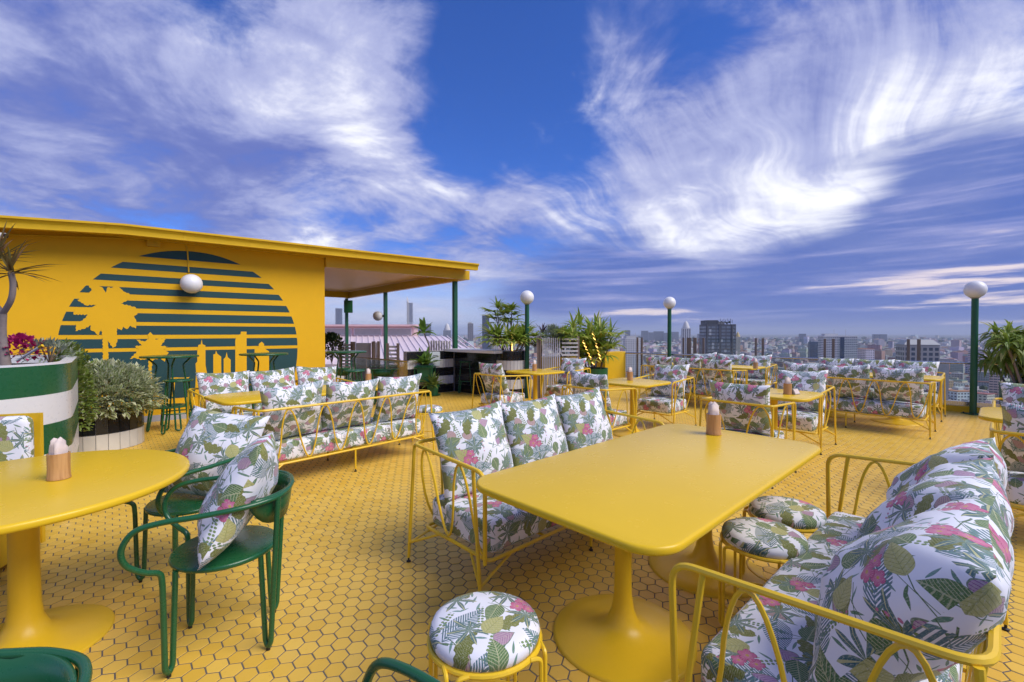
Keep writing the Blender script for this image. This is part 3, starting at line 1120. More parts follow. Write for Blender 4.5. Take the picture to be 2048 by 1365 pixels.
mb = MB(); mb.box((xl - 5.45) / 2, Yr + .5, 1.86, abs(xl + 5.45), 1.5, 0.10); mb.build('cornice', M['pink_wall'], pk, 0)
for i in range(6):
    mb = MB(); mb.box(-6.55 - i * 1.72, Yr + .09, 1.50, 1.5, .03, .36); w = mb.build('louvre', M['grey_metal'], pk, 0)
    mb = MB()
    for dx, dz, sx, sz in ((0, .2, 1.58, .04), (0, -.2, 1.58, .04), (-.77, 0, .04, .36), (.77, 0, .04, .36)): mb.box(-6.55 - i * 1.72 + dx, Yr + .08, 1.50 + dz, sx, .05, sz)
    mb.build('frame', M['pink_roof'], w, 0)
mb = MB(); mb.add([(xl, Ye + .3, -20), (xr1 - .3, Ye + .3, -20), (xr0 - .3, Yr, -20), (xl, Yr, -20), (xl, Ye + .3, ze - .08), (xr1 - .3, Ye + .3, ze - .08), (xr0 - .3, Yr, zr - .11), (xl, Yr, zr - .11)], [(0, 1, 5, 4), (1, 2, 6, 5), (2, 3, 7, 6)]); mb.build('wall', M['pink_wall'], pk, 0)

# ------------------------------------------------------------------ the city below
GZ = -90.0
mb = MB(); mb.add([(-30000, -30000, GZ), (30000, -30000, GZ), (30000, 30000, GZ), (-30000, 30000, GZ)], [(0, 1, 2, 3)])
tag(mb.build('ground', M['ground'], None, 0), 'flat ground of the wide city below the terrace', None, None, 'structure')


def city_mesh(name, boxes, mat=None):
    """boxes: (cx,cy,z0,sx,sy,sz,rot,tint) in one mesh with a tint attribute."""
    mb = MB()
    tints = []
    for cx, cy, z0, sx, sy, sz, r, c in boxes:
        mb.box(cx, cy, z0 + sz / 2, sx, sy, sz, r, True)
        tints += [c] * 6
    me = mb.mesh(name, mat or M['city'], 0)
    A = me.attributes.new('tint', 'FLOAT_COLOR', 'FACE')
    flat = []
    for c in tints: flat += [c[0], c[1], c[2], 1.0]
    A.data.foreach_set('color', flat)
    return me


def tower(name, label, px0, px1, ytop, D, tint, dep=None, rot=0.0, win=None, cap=None, glass=None, cat='tower', floors=3.3, bay=3.0):
    a, c = at_y(px0, ytop, D), at_y(px1, ytop, D)
    w = (c - a).length
    dep = dep or w * 0.8
    cx, cy, zt = (a.x + c.x) / 2, D + dep / 2, a.z
    h = zt - GZ
    o = thing(name, label, cat, (cx, cy, GZ), -atan2(cx, cy) * 0.6 + rot)
    mb = MB(); mb.box(0, 0, h / 2, w, dep, h)
    mb.build('wall', paintmat(tint), o, 0)
    fl, by = floors, bay
    if win:
        mb = MB()
        nx, ny = max(2, int(w / by)), max(2, int(dep / by))
        zlow = max(0, h - 95)
        z = h - fl * 0.9
        while z > zlow:
            for i in range(nx):
                x = -w / 2 + (i + .5) * w / nx
                mb.box(x, -dep / 2 - .02, z, w / nx * win[0], .16, fl * win[1])
            for i in range(ny):
                y = -dep / 2 + (i + .5) * dep / ny
                for sgn in (-1, 1): mb.box(sgn * (w / 2 + .02), y, z, .16, dep / ny * win[0], fl * win[1])
            z -= fl
        tag(mb.build('window', glass or M['city_glass'], o, 0), kind='stuff')
    if cap: cap(o, w, dep, h)
    return o


def cap_steps(o, w, d, h):
    mb = MB(); mb.box(-w * .12, 0, h + 2, w * .6, d * .7, 4); mb.build('roof_block', paintmat((.5, .49, .47)), o, 0)
    mb = MB(); mb.tube([(w * .2, 0, h), (w * .2, 0, h + 9)], .25, 5); mb.build('mast', M['grey_metal'], o)


def cap_dome(o, w, d, h):
    mb = MB(); mb.lathe([(w * .42, h), (w * .42, h + w * .2), (w * .32, h + w * .4), (w * .3, h + w * .55), (w * .16, h + w * .8), (.2, h + w * .95)], 16)
    mb.build('dome', paintmat((.62, .6, .58)), o)


def cap_gold(o, w, d, h):
    mb = MB(); mb.lathe([(w * .5, h), (w * .5, h + w * .3), (w * .36, h + w * .5), (w * .36, h + w * .7), (w * .2, h + w * 1.0), (.2, h + w * 1.3)], 16)
    mb.build('dome', paintmat((.55, .42, .16)), o)


def cap_ruin(o, w, d, h):
    mb = MB(); mb.box(-w * .28, 0, h + 2.2, w * .4, d * .8, 4.4); mb.build('plant_room', paintmat((.07, .075, .085)), o, 0)
    mb = MB(); mb.box(w * .05, -d * .1, h + 1.4, w * .22, d * .5, 2.8); mb.build('terrace_block', paintmat((.3, .3, .3)), o, 0)
    mb = MB()
    for i in range(9): mb.box(-w * .05 + i * w * .055, -d * .42, h + 3, .35, .35, 6 if i % 2 else 4)
    mb.build('roof_frame', M['dark'], o, 0)
    for i in range(3):
        mb = MB(); mb.box(-w * .46 + i * w * .42, -d / 2 - .3, h * .5, w * .05, .5, h); mb.build('fin', paintmat((.10, .105, .115)), o, 0)
    r_ = random.Random(4)
    mb = MB()
    for i in range(46): mb.box(w * (.30 * r_.choice((-1.2, -.9, -.2, .1, .5, .8, 1.3))), -d / 2 - .12, h - 3 - 3.6 * r_.randint(0, 18), w * .07, .2, 2.6)
    tag(mb.build('blind', paintmat((.45, .47, .48)), o, 0), kind='stuff')
    mb = MB()
    for i in range(14): mb.sphere((w * r_.uniform(-.1, .35), -d * .3, h + r_.uniform(.4, 3)), r_.uniform(.5, 1.3), 6, 4)
    mb.build('roof_garden', M['tree_far'], o)


def cap_hip(o, w, d, h):
    mb = MB(); vs = [(-w / 2 - .4, -d / 2 - .4, h), (w / 2 + .4, -d / 2 - .4, h), (w / 2 + .4, d / 2, h), (-w / 2 - .4, d / 2, h), (-w * .36, -d * .3, h + 3.6), (w * .36, -d * .3, h + 3.6), (w * .36, d * .3, h + 3.6), (-w * .36, d * .3, h + 3.6)]
    mb.add(vs, [(0, 1, 5, 4), (1, 2, 6, 5), (2, 3, 7, 6), (3, 0, 4, 7), (4, 5, 6, 7)]); mb.build('roof', paintmat((.42, .43, .42)), o, 0)
    mb = MB(); mb.box(w * .66, 2, h * .5 - 5, w * .34, d * .8, h - 10); mb.build('wing', paintmat((.34, .34, .35)), o, 0)
    mb = MB(); mb.box(w * .25, -d / 2 - .3, h * .45, w * .16, .6, h * .9 - 9); mb.build('pilaster', paintmat((.46, .44, .42)), o, 0)


def cap_blade(o, w, d, h):
    mb = MB(); mb.add([(-w / 2 - .6, -d / 2, 0), (-w * .05, -d / 2 - .6, 0), (-w * .05, d * .3, 0), (-w / 2 - .6, d * .3, 0), (-w / 2 - .6, -d / 2, h + 12), (-w * .05, -d / 2 - .6, h - 8), (-w * .05, d * .3, h - 8), (-w / 2 - .6, d * .3, h + 34)],
                      [(0, 1, 5, 4), (1, 2, 6, 5), (2, 3, 7, 6), (3, 0, 4, 7), (4, 5, 6, 7)])
    mb.build('blade_wing', paintmat((.5, .48, .46)), o, 0)


def cap_slot(o, w, d, h):
    mb = MB(); mb.box(w * .06, -d / 2 - .3, h * .52, w * .12, .5, h * .9); mb.build('glass_strip', paint('blue_glass', (.02, .04, .10), .1, .2, .1), o, 0)
    mb = MB(); mb.box(-w * .22, 1, h + 2, w * .4, d * .6, 4); mb.build('roof_block', paintmat((.6, .59, .58)), o, 0)
    for x in (-.1, .25):
        mb = MB(); mb.tube([(w * x, 0, h), (w * x, 0, h + 12)], .2, 4); mb.build('mast', M['grey_metal'], o)


tower('dark_glass_tower', 'dark grey glass apartment tower with a roof garden rising over the skyline', 1417, 1474, 649, 480, (.085, .09, .105), 26, 0.12, (.80, .60), cap_ruin, paint('tower_glazing', (.20, .235, .28), .12, .45, .12), floors=3.6, bay=4.4)
tower('white_apartment_block', 'tall white apartment block dotted with small dark windows', 1252, 1284, 677, 800, (.62, .61, .59), 24, .1, (.5, .38), cap_steps, floors=3.1, bay=3.6)
tower('domed_tower', 'slender white tower topped by a small dome', 1367, 1383, 657, 1300, (.60, .58, .58), 22, 0, (.45, .8), cap_dome, bay=5)
tower('gold_domed_tower', 'cream tower with a golden dome behind the dark glass tower', 1474, 1482, 674, 1300, (.58, .52, .40), 14, 0, (.5, .4), cap_gold)
tower('white_office_block', 'wide white office block with a dark blue glass strip down its front', 1655, 1714, 672, 850, (.62, .61, .60), 26, .1, (.8, .4), cap_slot)
tower('stone_office_block', 'beige office block with square windows and a low hipped roof', 1826, 1882, 690, 330, (.40, .375, .34), 16, .05, (.62, .62), cap_hip, floors=3.6, bay=3.2)
tower('narrow_white_block', 'narrow white block with paired dark windows just beyond the balustrade', 1625, 1652, 728, 300, (.60, .60, .60), 10, .15, (.45, .45), None, bay=1.9)
tower('pencil_tower', 'grey blue tower with a slatted crown behind the rearmost canopy post', 670, 682, 617, 1900, (.26, .28, .35), 20, 0, (.6, .7), None, bay=5)
tower('blade_tower', 'tallest pale tower with a pointed blade shaped wing', 813, 824, 606, 2200, (.40, .41, .46), 26, 0, (.6, .7), cap_blade, bay=5)
tower('grey_slab_tower', 'flat topped grey tower beyond the pink roof', 847, 861, 648, 2000, (.24, .25, .29), 22, 0, (.6, .7), None, bay=5)
tower('hotel_tower', 'stepped grey tower with a small crown beyond the pink roof', 886, 901, 661, 1900, (.30, .31, .35), 26, 0, (.6, .5), cap_dome, bay=5)
tower('striped_tower', 'tan and grey striped tower standing beside the corner canopy post', 935, 946, 647, 1700, (.34, .31, .31), 20, 0, (.9, .45), cap_steps, bay=6)
tower('slate_tower', 'dark slate blue slab tower over the bar counter', 964, 978, 631, 1500, (.075, .095, .15), 18, 0, (.85, .7), None, bay=5)
tower('cream_tower', 'cream mid rise block next to the dark slate tower', 985, 996, 655, 1500, (.55, .50, .42), 18, 0, (.5, .5), None, bay=5)
tower('grey_midrise', 'pale grey mid rise block at the end of the pink clerestory', 829, 845, 652, 1800, (.42, .43, .47), 30, 0, (.6, .6), None, bay=5)
tower('arched_hall', 'low dark hall with a curved roof above the pink clerestory', 700, 714, 649, 1500, (.20, .22, .28), 30, 0, None, None)
tower('horizon_block', 'distant grey block alone on the horizon', 1602, 1613, 668, 3300, (.26, .28, .34), 30, 0, (.6, .6), None, bay=6)
tower('horizon_block', 'distant dark sail topped block on the horizon', 1251, 1261, 661, 3600, (.22, .24, .31), 30, 0, (.6, .6), None, bay=6)
for i, (a, c, y_, t_) in enumerate(((1284, 1297, 662, .25), (1298, 1309, 665, .3), (1309, 1328, 663, .24), (1330, 1340, 666, .28), (1341, 1358, 664, .3), (1750, 1760, 669, .22), (1764, 1775, 669, .22), (1397, 1404, 668, .2))):
    tower('estate_block', 'far grey estate block in a row on the horizon', a, c, y_, 4200 + 60 * (i % 3), (t_, t_ * 1.04, t_ * 1.2), 40, 0, (.6, .6), None, bay=8, floors=6)['group'] = 'estate blocks on the horizon'
tower('blue_glass_block', 'low blue glass block among the white city buildings', 1625, 1649, 684, 1200, (.10, .16, .26), 20, 0, (.8, .7), None)
tower('red_banner_block', 'cream block with a dark red side by the wind posts', 1402, 1414, 677, 1000, (.42, .16, .13), 20, 0, (.5, .4), None)


def fill_city():
    rnd = random.Random(21)
    cols = [(.70, .69, .68), (.66, .65, .63), (.68, .63, .55), (.56, .55, .55), (.42, .41, .41), (.62, .50, .44), (.70, .66, .58), (.38, .39, .42), (.52, .33, .27), (.56, .60, .62), (.74, .74, .74)]
    roofs = [(.40, .17, .10), (.30, .13, .09), (.45, .44, .43), (.34, .33, .33), (.16, .25, .22), (.50, .24, .13), (.52, .51, .50)]
    taken = []
    things, stuff = [], []
    R0 = (0.0, .35, .62)
    tries = 0
    while len(things) + len(stuff) < 8500 and tries < 60000:
        tries += 1
        az = rnd.uniform(-0.50, 0.94)
        D = 260 * (9000 / 260) ** (rnd.random() ** 0.92)
        cx, cy = D * sin(az), D * cos(az)
        f = 1 + D / 4500
        sx, sy = rnd.uniform(7, 20) * f, rnd.uniform(8, 24) * f
        h = rnd.choice((7, 9, 11, 11, 14, 14, 17, 20, 26)) * rnd.uniform(.85, 1.2)
        if rnd.random() < .04: h *= rnd.uniform(1.6, 2.4)
        if D > 1100 and rnd.random() < .012: h = rnd.uniform(40, 70)
        if D < 420: h = min(h, 16)
        if rnd.random() < .10: sx *= 2.2; h = min(h, 22)
        key = (int(cx / (19 * f)), int(cy / (19 * f)), int(D / 600))
        if key in taken_set: continue
        taken_set.add(key)
        rot = rnd.choice(R0) + .06 * sin(cx * .002) + rnd.uniform(-.04, .04)
        c = rnd.choice(cols)
        c = tuple(x * rnd.uniform(.8, 1.08) for x in c)
        (things if len(things) < 0 else stuff).append((D, cx, cy, sx, sy, h, rot, c, rnd.choice(roofs), rnd.random()))
    allb = sorted(stuff, key=lambda e: -e[3] * e[5] / e[0] ** 1.0)
    seen = lambda e: (-0.06 < e[1] / e[2] < 1.12 and e[0] < 2600)
    big = [e for e in allb if seen(e)][:250]
    bs = set(id(e) for e in big)
    rest = [e for e in allb if id(e) not in bs]

    def parts(e, org=(0, 0)):
        D, cx, cy, sx, sy, h, rot, c, rc, q = e
        cx, cy = cx - org[0], cy - org[1]
        out = [(cx, cy, 0, sx, sy, h, rot, c), (cx, cy, h, sx * .97, sy * .97, .8, rot, tuple(x * .9 for x in rc))]
        if q < .5: out.append((cx + sx * .2 * cos(rot), cy + sx * .2 * sin(rot), h + .8, sx * .25, sy * .3, 2.8, rot, tuple(x * .85 for x in c)))
        return out

    names = {True: 'city tower block', False: 'city building'}
    shade = lambda c: 'pale' if sum(c) > 1.62 else ('dark' if sum(c) < 1.05 else 'tan')
    for e in big:
        D, cx, cy, sx, sy, h, rot, c, rc, q = e
        tall = h > 30
        lab = '%s %s among the crowded blocks below the terrace' % (shade(c), 'high rise with rows of windows' if tall else 'low rise building with a flat roof')
        o = thing('high_rise' if tall else 'low_rise', lab, 'building', (cx, cy, GZ), rot, '%s %s of the city' % (shade(c), 'high rises' if tall else 'low rises'))
        mb = MB(); mb.box(0, 0, h / 2, sx, sy, h); mb.build('wall', M_f(c), o, 0)
        mb = MB(); mb.box(0, 0, h + .4, sx * 1.02, sy * 1.02, .8); rf = mb.build('roof', M_f(rc if q > .35 else tuple(x * .8 for x in c)), o, 0)
        if q < .6:
            mb = MB(); mb.box(sx * .2, sy * .1, h + 2.2, sx * .28, sy * .3, 2.8); mb.build('roof_hut', M_f(tuple(x * .85 for x in c)), rf, 0)
        mb = MB()
        nx, ny = max(2, int(sx / 3.4)), max(2, int(sy / 3.4))
        zz = h - 2.0
        wf, hf = (.55, 1.5) if q > .3 else (.86, 1.3)
        while zz > 1.0:
            for i in range(nx): mb.box(-sx / 2 + (i + .5) * sx / nx, -sy / 2, zz, sx / nx * wf, .14, hf)
            for i in range(ny):
                for sg in (-1, 1): mb.box(sg * sx / 2, -sy / 2 + (i + .5) * sy / ny, zz, .14, sy / ny * wf, hf)
            zz -= 3.3
        tag(mb.build('window', M['city_glass'], o, 0), kind='stuff')
    boxes = []
    for e in rest: boxes += parts(e)
    tag(link('distant_city', city_mesh('distant_city', boxes), None, (0, 0, GZ)), 'hazy mass of far pale city buildings reaching to the horizon', 'city', None, 'stuff')
    # trees between the blocks
    mb = MB()
    for i in range(1500):
        az = rnd.uniform(-0.5, 0.94)
        D = 240 * (8000 / 240) ** (rnd.random() ** .9)
        cx, cy = D * sin(az), D * cos(az)
        r_ = rnd.uniform(3, 6.5) * (1 + D / 3500)
        for j in range(4):
            mb.sphere((cx + rnd.uniform(-r_, r_) * 1.3, cy + rnd.uniform(-r_, r_), r_ * rnd.uniform(.6, 1.4)), r_ * rnd.uniform(.6, 1), 6, 4)
    tag(link('city_trees', mb.mesh('city_trees', M['tree_far'], 0), None, (0, 0, GZ)), 'dark green trees scattered between the city blocks', 'trees', None, 'stuff')


taken_set = set()
_fm = {}


def M_f(c):
    q = tuple(round(x * 10) / 10 for x in c)
    if q not in _fm: _fm[q] = paint('facade_paint', tuple(max(.04, x) for x in q), .7, .16, .12)
    return _fm[q]


fill_city()

# ------------------------------------------------------------------ the air
mb = MB()
mb.box(0, 0, (GZ - 1 + 260) / 2, 61000, 61000, 260 - (GZ - 1))
hz = mb.build('haze', None, None, 0)
hm = bpy.data.materials.new('haze_air')
hm.use_nodes = True
t = hm.node_tree
for nd in list(t.nodes):
    if nd.type == 'BSDF_PRINCIPLED': t.nodes.remove(nd)
pv = t.nodes.new('ShaderNodeVolumePrincipled')
pv.inputs['Color'].default_value = (0.72, 0.80, 0.95, 1)
pv.inputs['Density'].default_value = 7.5e-5
t.links.new(pv.outputs[0], t.nodes['Material Output'].inputs['Volume'])
hz.data.materials.append(hm)
tag(hz, 'thin blue evening haze over the city', None, None, 'stuff')


# ------------------------------------------------------------------ furniture builders
AZ = radians
RZ, RZB = 0.718, 0.752     # arm rail height at the front and at the back


def pillow_mesh(name, W, H, T, seed, uo, n=18):
    rnd = random.Random(seed)
    o = Vector((rnd.uniform(0, 99), rnd.uniform(0, 99), 0))
    V_, F, UV = [], [], []
    idx = {}
    for side in (1, -1):
        for i in range(n + 1):
            for j in range(n + 1):
                s, t_ = 2 * i / n - 1, 2 * j / n - 1
                edge = i in (0, n) or j in (0, n)
                if side == -1 and edge:
                    idx[side, i, j] = idx[1, i, j]; continue
                x = W / 2 * s * (1 - .085 * (1 - t_ * t_) * s * s)
                y = H / 2 * t_ * (1 - .085 * (1 - s * s) * t_ * t_)
                body = (max(0, 1 - s ** 4) * max(0, 1 - t_ ** 4)) ** .5 * (.55 + .45 * (1 - s * s) * (1 - t_ * t_))
                w = mnoise.noise(o + Vector((s * 1.6, t_ * 1.6, side * 3))) * .20 + mnoise.noise(o + Vector((s * 5, t_ * 5, side * 9))) * .07
                cr = sin(atan2(abs(t_) - 1, abs(s) - 1) * 9 + seed) * .10 * (abs(s * t_)) ** 1.5
                z = side * T / 2 * body * (1 + w + cr)
                z += mnoise.noise(o + Vector((s * 1.3, t_ * 1.3, 50))) * .022
                idx[side, i, j] = len(V_)
                V_.append((x, y, z))
    for side in (1, -1):
        for i in range(n):
            for j in range(n):
                q = [idx[side, i, j], idx[side, i + 1, j], idx[side, i + 1, j + 1], idx[side, i, j + 1]]
                ij = [(i, j), (i + 1, j), (i + 1, j + 1), (i, j + 1)]
                if side == -1: q.reverse(); ij.reverse()
                F.append(tuple(q))
                UV.append([((2 * a / n - 1) * W / 2 * side + uo[0] + (0 if side > 0 else 1.7), (2 * c / n - 1) * H / 2 + uo[1]) for a, c in ij])
    mb = MB(); mb.add(V_, F, UV)
    return mb.mesh(name, M['fabric'], 0 or 180)


PIL = [pillow_mesh('pillow', .60, .56, .24, 3 + i, (.37 * i, .13 * i)) for i in range(4)]
PIL_BIG = [pillow_mesh('pillow', .62, .62, .30, 23 + i, (.8 + .37 * i, 1.9), 24) for i in range(2)]
PIL_SQ = [pillow_mesh('pillow', .56, .54, .22, 40 + i, (2.1 + .4 * i, .6)) for i in range(2)]


def cushion_mesh(W, D, H, uo):
    r = .035
    n = 8
    out = rrect(W, D, .05, 4)
    mb = MB()
    mb.slab(out, 0, H, r, 3)
    # soft crown on top: split the cap into a grid-free fan raised in the middle
    f = mb.f.pop()
    c = len(mb.v)
    ring = [mb.v[i] for i in f]
    mb.v += [(x * .62, y * .62, z + .012) for x, y, z in ring] + [(0, 0, ring[0][2] + .018)]
    m = len(f)
    for i in range(m):
        mb.f.append((f[i], f[(i + 1) % m], c + (i + 1) % m, c + i))
        mb.f.append((c + i, c + (i + 1) % m, c + m))
    for k, fc in enumerate(mb.f):
        ps = [Vector(mb.v[i]) for i in fc]
        nn = (ps[1] - ps[0]).cross(ps[2] - ps[0])
        ax = max(range(3), key=lambda q: abs(nn[q]))
        if ax == 2: mb.uv[k] = [(p.x + uo[0], p.y + uo[1]) for p in ps]
        elif ax == 1: mb.uv[k] = [(p.x + uo[0], p.z - H + uo[1] - D / 2) for p in ps]
        else: mb.uv[k] = [(p.y + uo[0] + 2, p.z - H + uo[1]) for p in ps]
    return mb.mesh('seat_cushion', M['fabric'], 60)


def upath(L, D, inset, z, back=-.35, rad=.09, k=5):
    """U-shaped path: front end of one arm, round the back, front end of the other arm."""
    x, yf, yb = L / 2 - inset, D + back - inset * .6, back + inset
    zb = z + RZB - RZ
    return fillet([(-x, yf, z), (-x, yb, zb), (x, yb, zb), (x, yf, z)], rad, k)


def resample(P, n):
    d = [0]
    for a, c in zip(P, P[1:]): d.append(d[-1] + (c - a).length)
    out, j = [], 0
    for i in range(n):
        s = d[-1] * i / (n - 1)
        while j < len(d) - 2 and d[j + 1] < s: j += 1
        q = (s - d[j]) / ((d[j + 1] - d[j]) or 1)
        out.append(P[j].lerp(P[j + 1], min(1, q)))
    return out, d[-1]


def make_seat(L, waves, D=.70):
    """Wire sofa or armchair frame with a seat cushion; local +y is the way it faces."""
    name = 'sofa' if L > 1 else 'armchair'
    o = thing(name, 'x', name)
    r = .0105
    x, yb, yf = L / 2, -.35, -.35 + D
    sx, syb, syf, sz = L / 2 - .055, yb + .06, yf - .03, .235
    ym = M['yellow_metal']
    mb = MB()
    rail = fillet([(-x + .01, yf - .012, sz + .005), (-x, yf, RZ), (-x, yb, RZB), (x, yb, RZB), (x, yf, RZ), (x - .01, yf - .012, sz + .005)], .075, 6)
    mb.tube(rail, r * 1.1, 8)
    mb.build('arm_rail', ym, o)
    mb = MB()
    mb.tube(fillet([(0, syb, sz), (-sx, syb, sz), (-sx, syf, sz), (sx, syf, sz), (sx, syb, sz), (0.001, syb, sz)], .04, 4), r, 8)
    for k in range(1, 4 if L > 1 else 2):
        xx = -sx + 2 * sx * k / (4 if L > 1 else 2)
        mb.tube([(xx, syb, sz - .002), (xx, syf, sz - .002)], r * .8, 6)
    mb.build('seat_frame', ym, o)
    nT = waves * 22 + 1
    top, _ = resample(upath(L, D - .05, 0.004, RZ - .012), nT)
    bot, _ = resample([Vector(p) for p in fillet([(-sx, syf - .05, sz + .02), (-sx, syb, sz + .02), (sx, syb, sz + .02), (sx, syf - .05, sz + .02)], .05, 4)], nT)
    P = []
    for i in range(nT):
        ph = i / 22.0
        w = .5 - .5 * cos(2 * pi * ph)
        w = .5 + .5 * math.copysign(abs(2 * w - 1) ** .8, 2 * w - 1)
        P.append(bot[i].lerp(top[i], w))
    mb = MB(); mb.tube(P, r * .72, 6); mb.build('wave_wire', ym, o)
    feet = []
    for sg in (-1, 1):
        for y0, fy in ((yb + .02, yb - .03), (yf - .10, yf - .02)):
            a = Vector((sg * (x - .002), y0, RZB - .006 if fy < 0 else RZ + .004)); f = Vector((sg * (x + .012), fy, .03))
            mb = MB(); mb.tube([a, f], r, 8)
            j = a.lerp(f, .87)
            cy_ = syb if fy < 0 else syf
            mb.tube([(sg * sx, cy_ + (.16 if fy < 0 else -.16), sz), j], r * .75, 6)
            mb.tube([(sg * (sx - .17), cy_, sz), j], r * .75, 6)
            lg = mb.build('leg', ym, o)
            mb = MB(); mb.lathe([(.014, 0), (.014, .008), (.006, .012), (.006, .05)], 8, (f.x, f.y, 0)); mb.build('foot', M['dark'], lg)
    if L > 1:
        for yy in (syb, syf):
            mb = MB(); mb.tube([(0, yy, sz), (0, yy, .03)], r * .9, 8); lg = mb.build('leg', ym, o)
            mb = MB(); mb.lathe([(.014, 0), (.014, .008), (.006, .012), (.006, .05)], 8, (0, yy, 0)); mb.build('foot', M['dark'], lg)
    link('seat_cushion', cushion_mesh(L - .15, D - .12, .175, (.31 * L, .4)), o, (0, (syb + syf) / 2, sz + .012))
    return o


SOFA = make_seat(1.88, 9)
CHAIR = make_seat(.68, 4)
_pc = [0]
_first = {}


def place_seat(proto, X, Y, faz, label, pil_label, n, group=None, tilt=17, jit=1.0, mid=None, ends=None, meshes=None, step=.585):
    """faz: azimuth the seat faces (radians from +X)."""
    rz = faz - pi / 2
    key = proto.name
    if key not in _first:
        o = proto; _first[key] = 1
        o.location = (X, Y, 0); o.rotation_euler = (0, 0, rz); o['label'] = label
        if group: o['group'] = group
    else:
        o = dup(proto, (X, Y, 0), rz, label, group)
    L = 1.88 if n == 3 else .68
    R = Matrix.Translation((X, Y, 0)) @ Matrix.Rotation(rz, 4, 'Z')
    rnd = random.Random(int(X * 100) + 7)
    for i in range(n):
        px = (i - (n - 1) / 2) * step
        me = meshes[i % len(meshes)] if meshes else (PIL[(_pc[0]) % 4] if mid is None else PIL[mid])
        _pc[0] += 0 if n == 3 and i < 2 else 1
        q = link('pillow', me)
        tl = radians(tilt + rnd.uniform(-4, 4) * jit)
        # stand the pillow up (local y -> up), lean it back, face it forward
        Mx = R @ Matrix.Translation((px + rnd.uniform(-.012, .012), -.175, .425 + .262)) @ Matrix.Rotation(rnd.uniform(-.06, .06) * jit, 4, 'Y') @ Matrix.Rotation(pi / 2 - tl * -1.0, 4, 'X') @ Matrix.Rotation(pi, 4, 'Y') @ Matrix.Rotation(rnd.uniform(-.03, .03), 4, 'Z')
        q.matrix_world = Mx
        tag(q, pil_label if n == 1 else (pil_label % ('middle' if i == 1 else 'end') + ('' if i == 1 else ', ' + ends[i // 2])), 'pillow', 'back pillows of the seats')
    return o


def table_parts(o, w, d, ped, rc=.13, ztop=.75, bulge=.012):
    """Tabletop with rounded corners on tulip pedestals."""
    mb = MB(); mb.slab(rrect(w, d, rc, 8, bulge), ztop - .034, ztop, .012, 3); mb.build('tabletop', M['table'], o, 50)
    for px, py in ped:
        R = .33 if len(ped) == 2 else .30
        mb = MB()
        mb.lathe([(R, 0), (R, .006), (R - .012, .013), (R * .75, .019), (R * .5, .028), (R * .33, .045), (R * .22, .075), (.052, .13), (.042, .20), (.040, .30), (.040, ztop - .06), (.05, ztop - .045), (.09, ztop - .0355)], 40, (px, py, 0))
        mb.build('pedestal', M['table_base'], o, 60)


def place_table(X, Y, az, w, d, ped, label, rc=.13, bulge=.012, group=None):
    o = thing('table', label, 'table', (X, Y, 0), az, group)
    table_parts(o, w, d, ped, rc, .75, bulge)
    return o


def holder(X, Y, label, rz=0.0, s=1.0, z=.752):
    o = thing('napkin_holder', label, 'napkin holder', (X, Y, z), atan2(-Y, -X) + .5 * rz)
    R, H = .036 * s, .105 * s
    mb = MB()
    mb.lathe([(R * 1.04, 0), (R * 1.05, H * .06), (R, H * .12), (R * .98, H * .5), (R, H), (R * .86, H), (R * .84, H * .15)], 20, (0, 0, 0), True, True)
    mb.build('bamboo_cup', M['bamboo'], o)
    rnd = random.Random(int(X * 991))
    for k in range(4):
        mb = MB()
        w, hh = .025 * s, .072 * s
        x0 = (k - 1.5) * .0095 * s
        pts = []
        for i in range(5):
            for j in range(4):
                u, v = i / 4 - .5, j / 3
                pts.append((x0 + sin(u * 5 + k) * .004 * s + v * rnd.uniform(-.004, .004), u * 2 * w * (1 - .1 * v), H * .5 + v * (hh + H * .5) * (1 - .08 * abs(k - 1.5) - .35 * abs(u + .2 * (k % 2)))))
        fs = [(i * 4 + j, i * 4 + j + 1, i * 4 + 5 + j, i * 4 + 4 + j) for i in range(4) for j in range(3)]
        mb.add(pts, fs)
        nk = mb.build('napkin', M['napkin'], o, 60)
        md = nk.modifiers.new('thick', 'SOLIDIFY'); md.thickness = .004 * s
    return o


def make_stool():
    o = thing('stool', 'x', 'stool')
    mb = MB()
    mb.lathe([(.001, .405), (.165, .405), (.182, .415), (.188, .435), (.182, .455), (.155, .470), (.10, .478), (.001, .481)], 40, (0, 0, 0), False, False, 1, 1, True)
    mb.build('seat_pad', M['fabric'], o, 60)
    mb = MB(); mb.tube([(.187 * cos(a * pi / 20), .187 * sin(a * pi / 20), .405) for a in range(40)], .0095, 8, True); mb.build('seat_ring', M['yellow_metal'], o)
    for k in range(4):
        a = pi / 4 + k * pi / 2
        c, s = cos(a), sin(a)
        P = lambda r, z, w: (r * c - w * s, r * s + w * c, z)
        mb = MB(); mb.tube(fillet([P(.186, .407, -.045), P(.212, .404, -.018), P(.214, .015, -.014), P(.214, .010, .014), P(.212, .404, .018), P(.186, .407, .045)], .03, 5), .0075, 8)
        mb.build('leg', M['yellow_metal'], o)
    mb = MB(); mb.tube([(.195 * cos(a * pi / 20), .195 * sin(a * pi / 20), .10) for a in range(40)], .006, 6, True); mb.build('foot_ring', M['yellow_metal'], o)
    return o


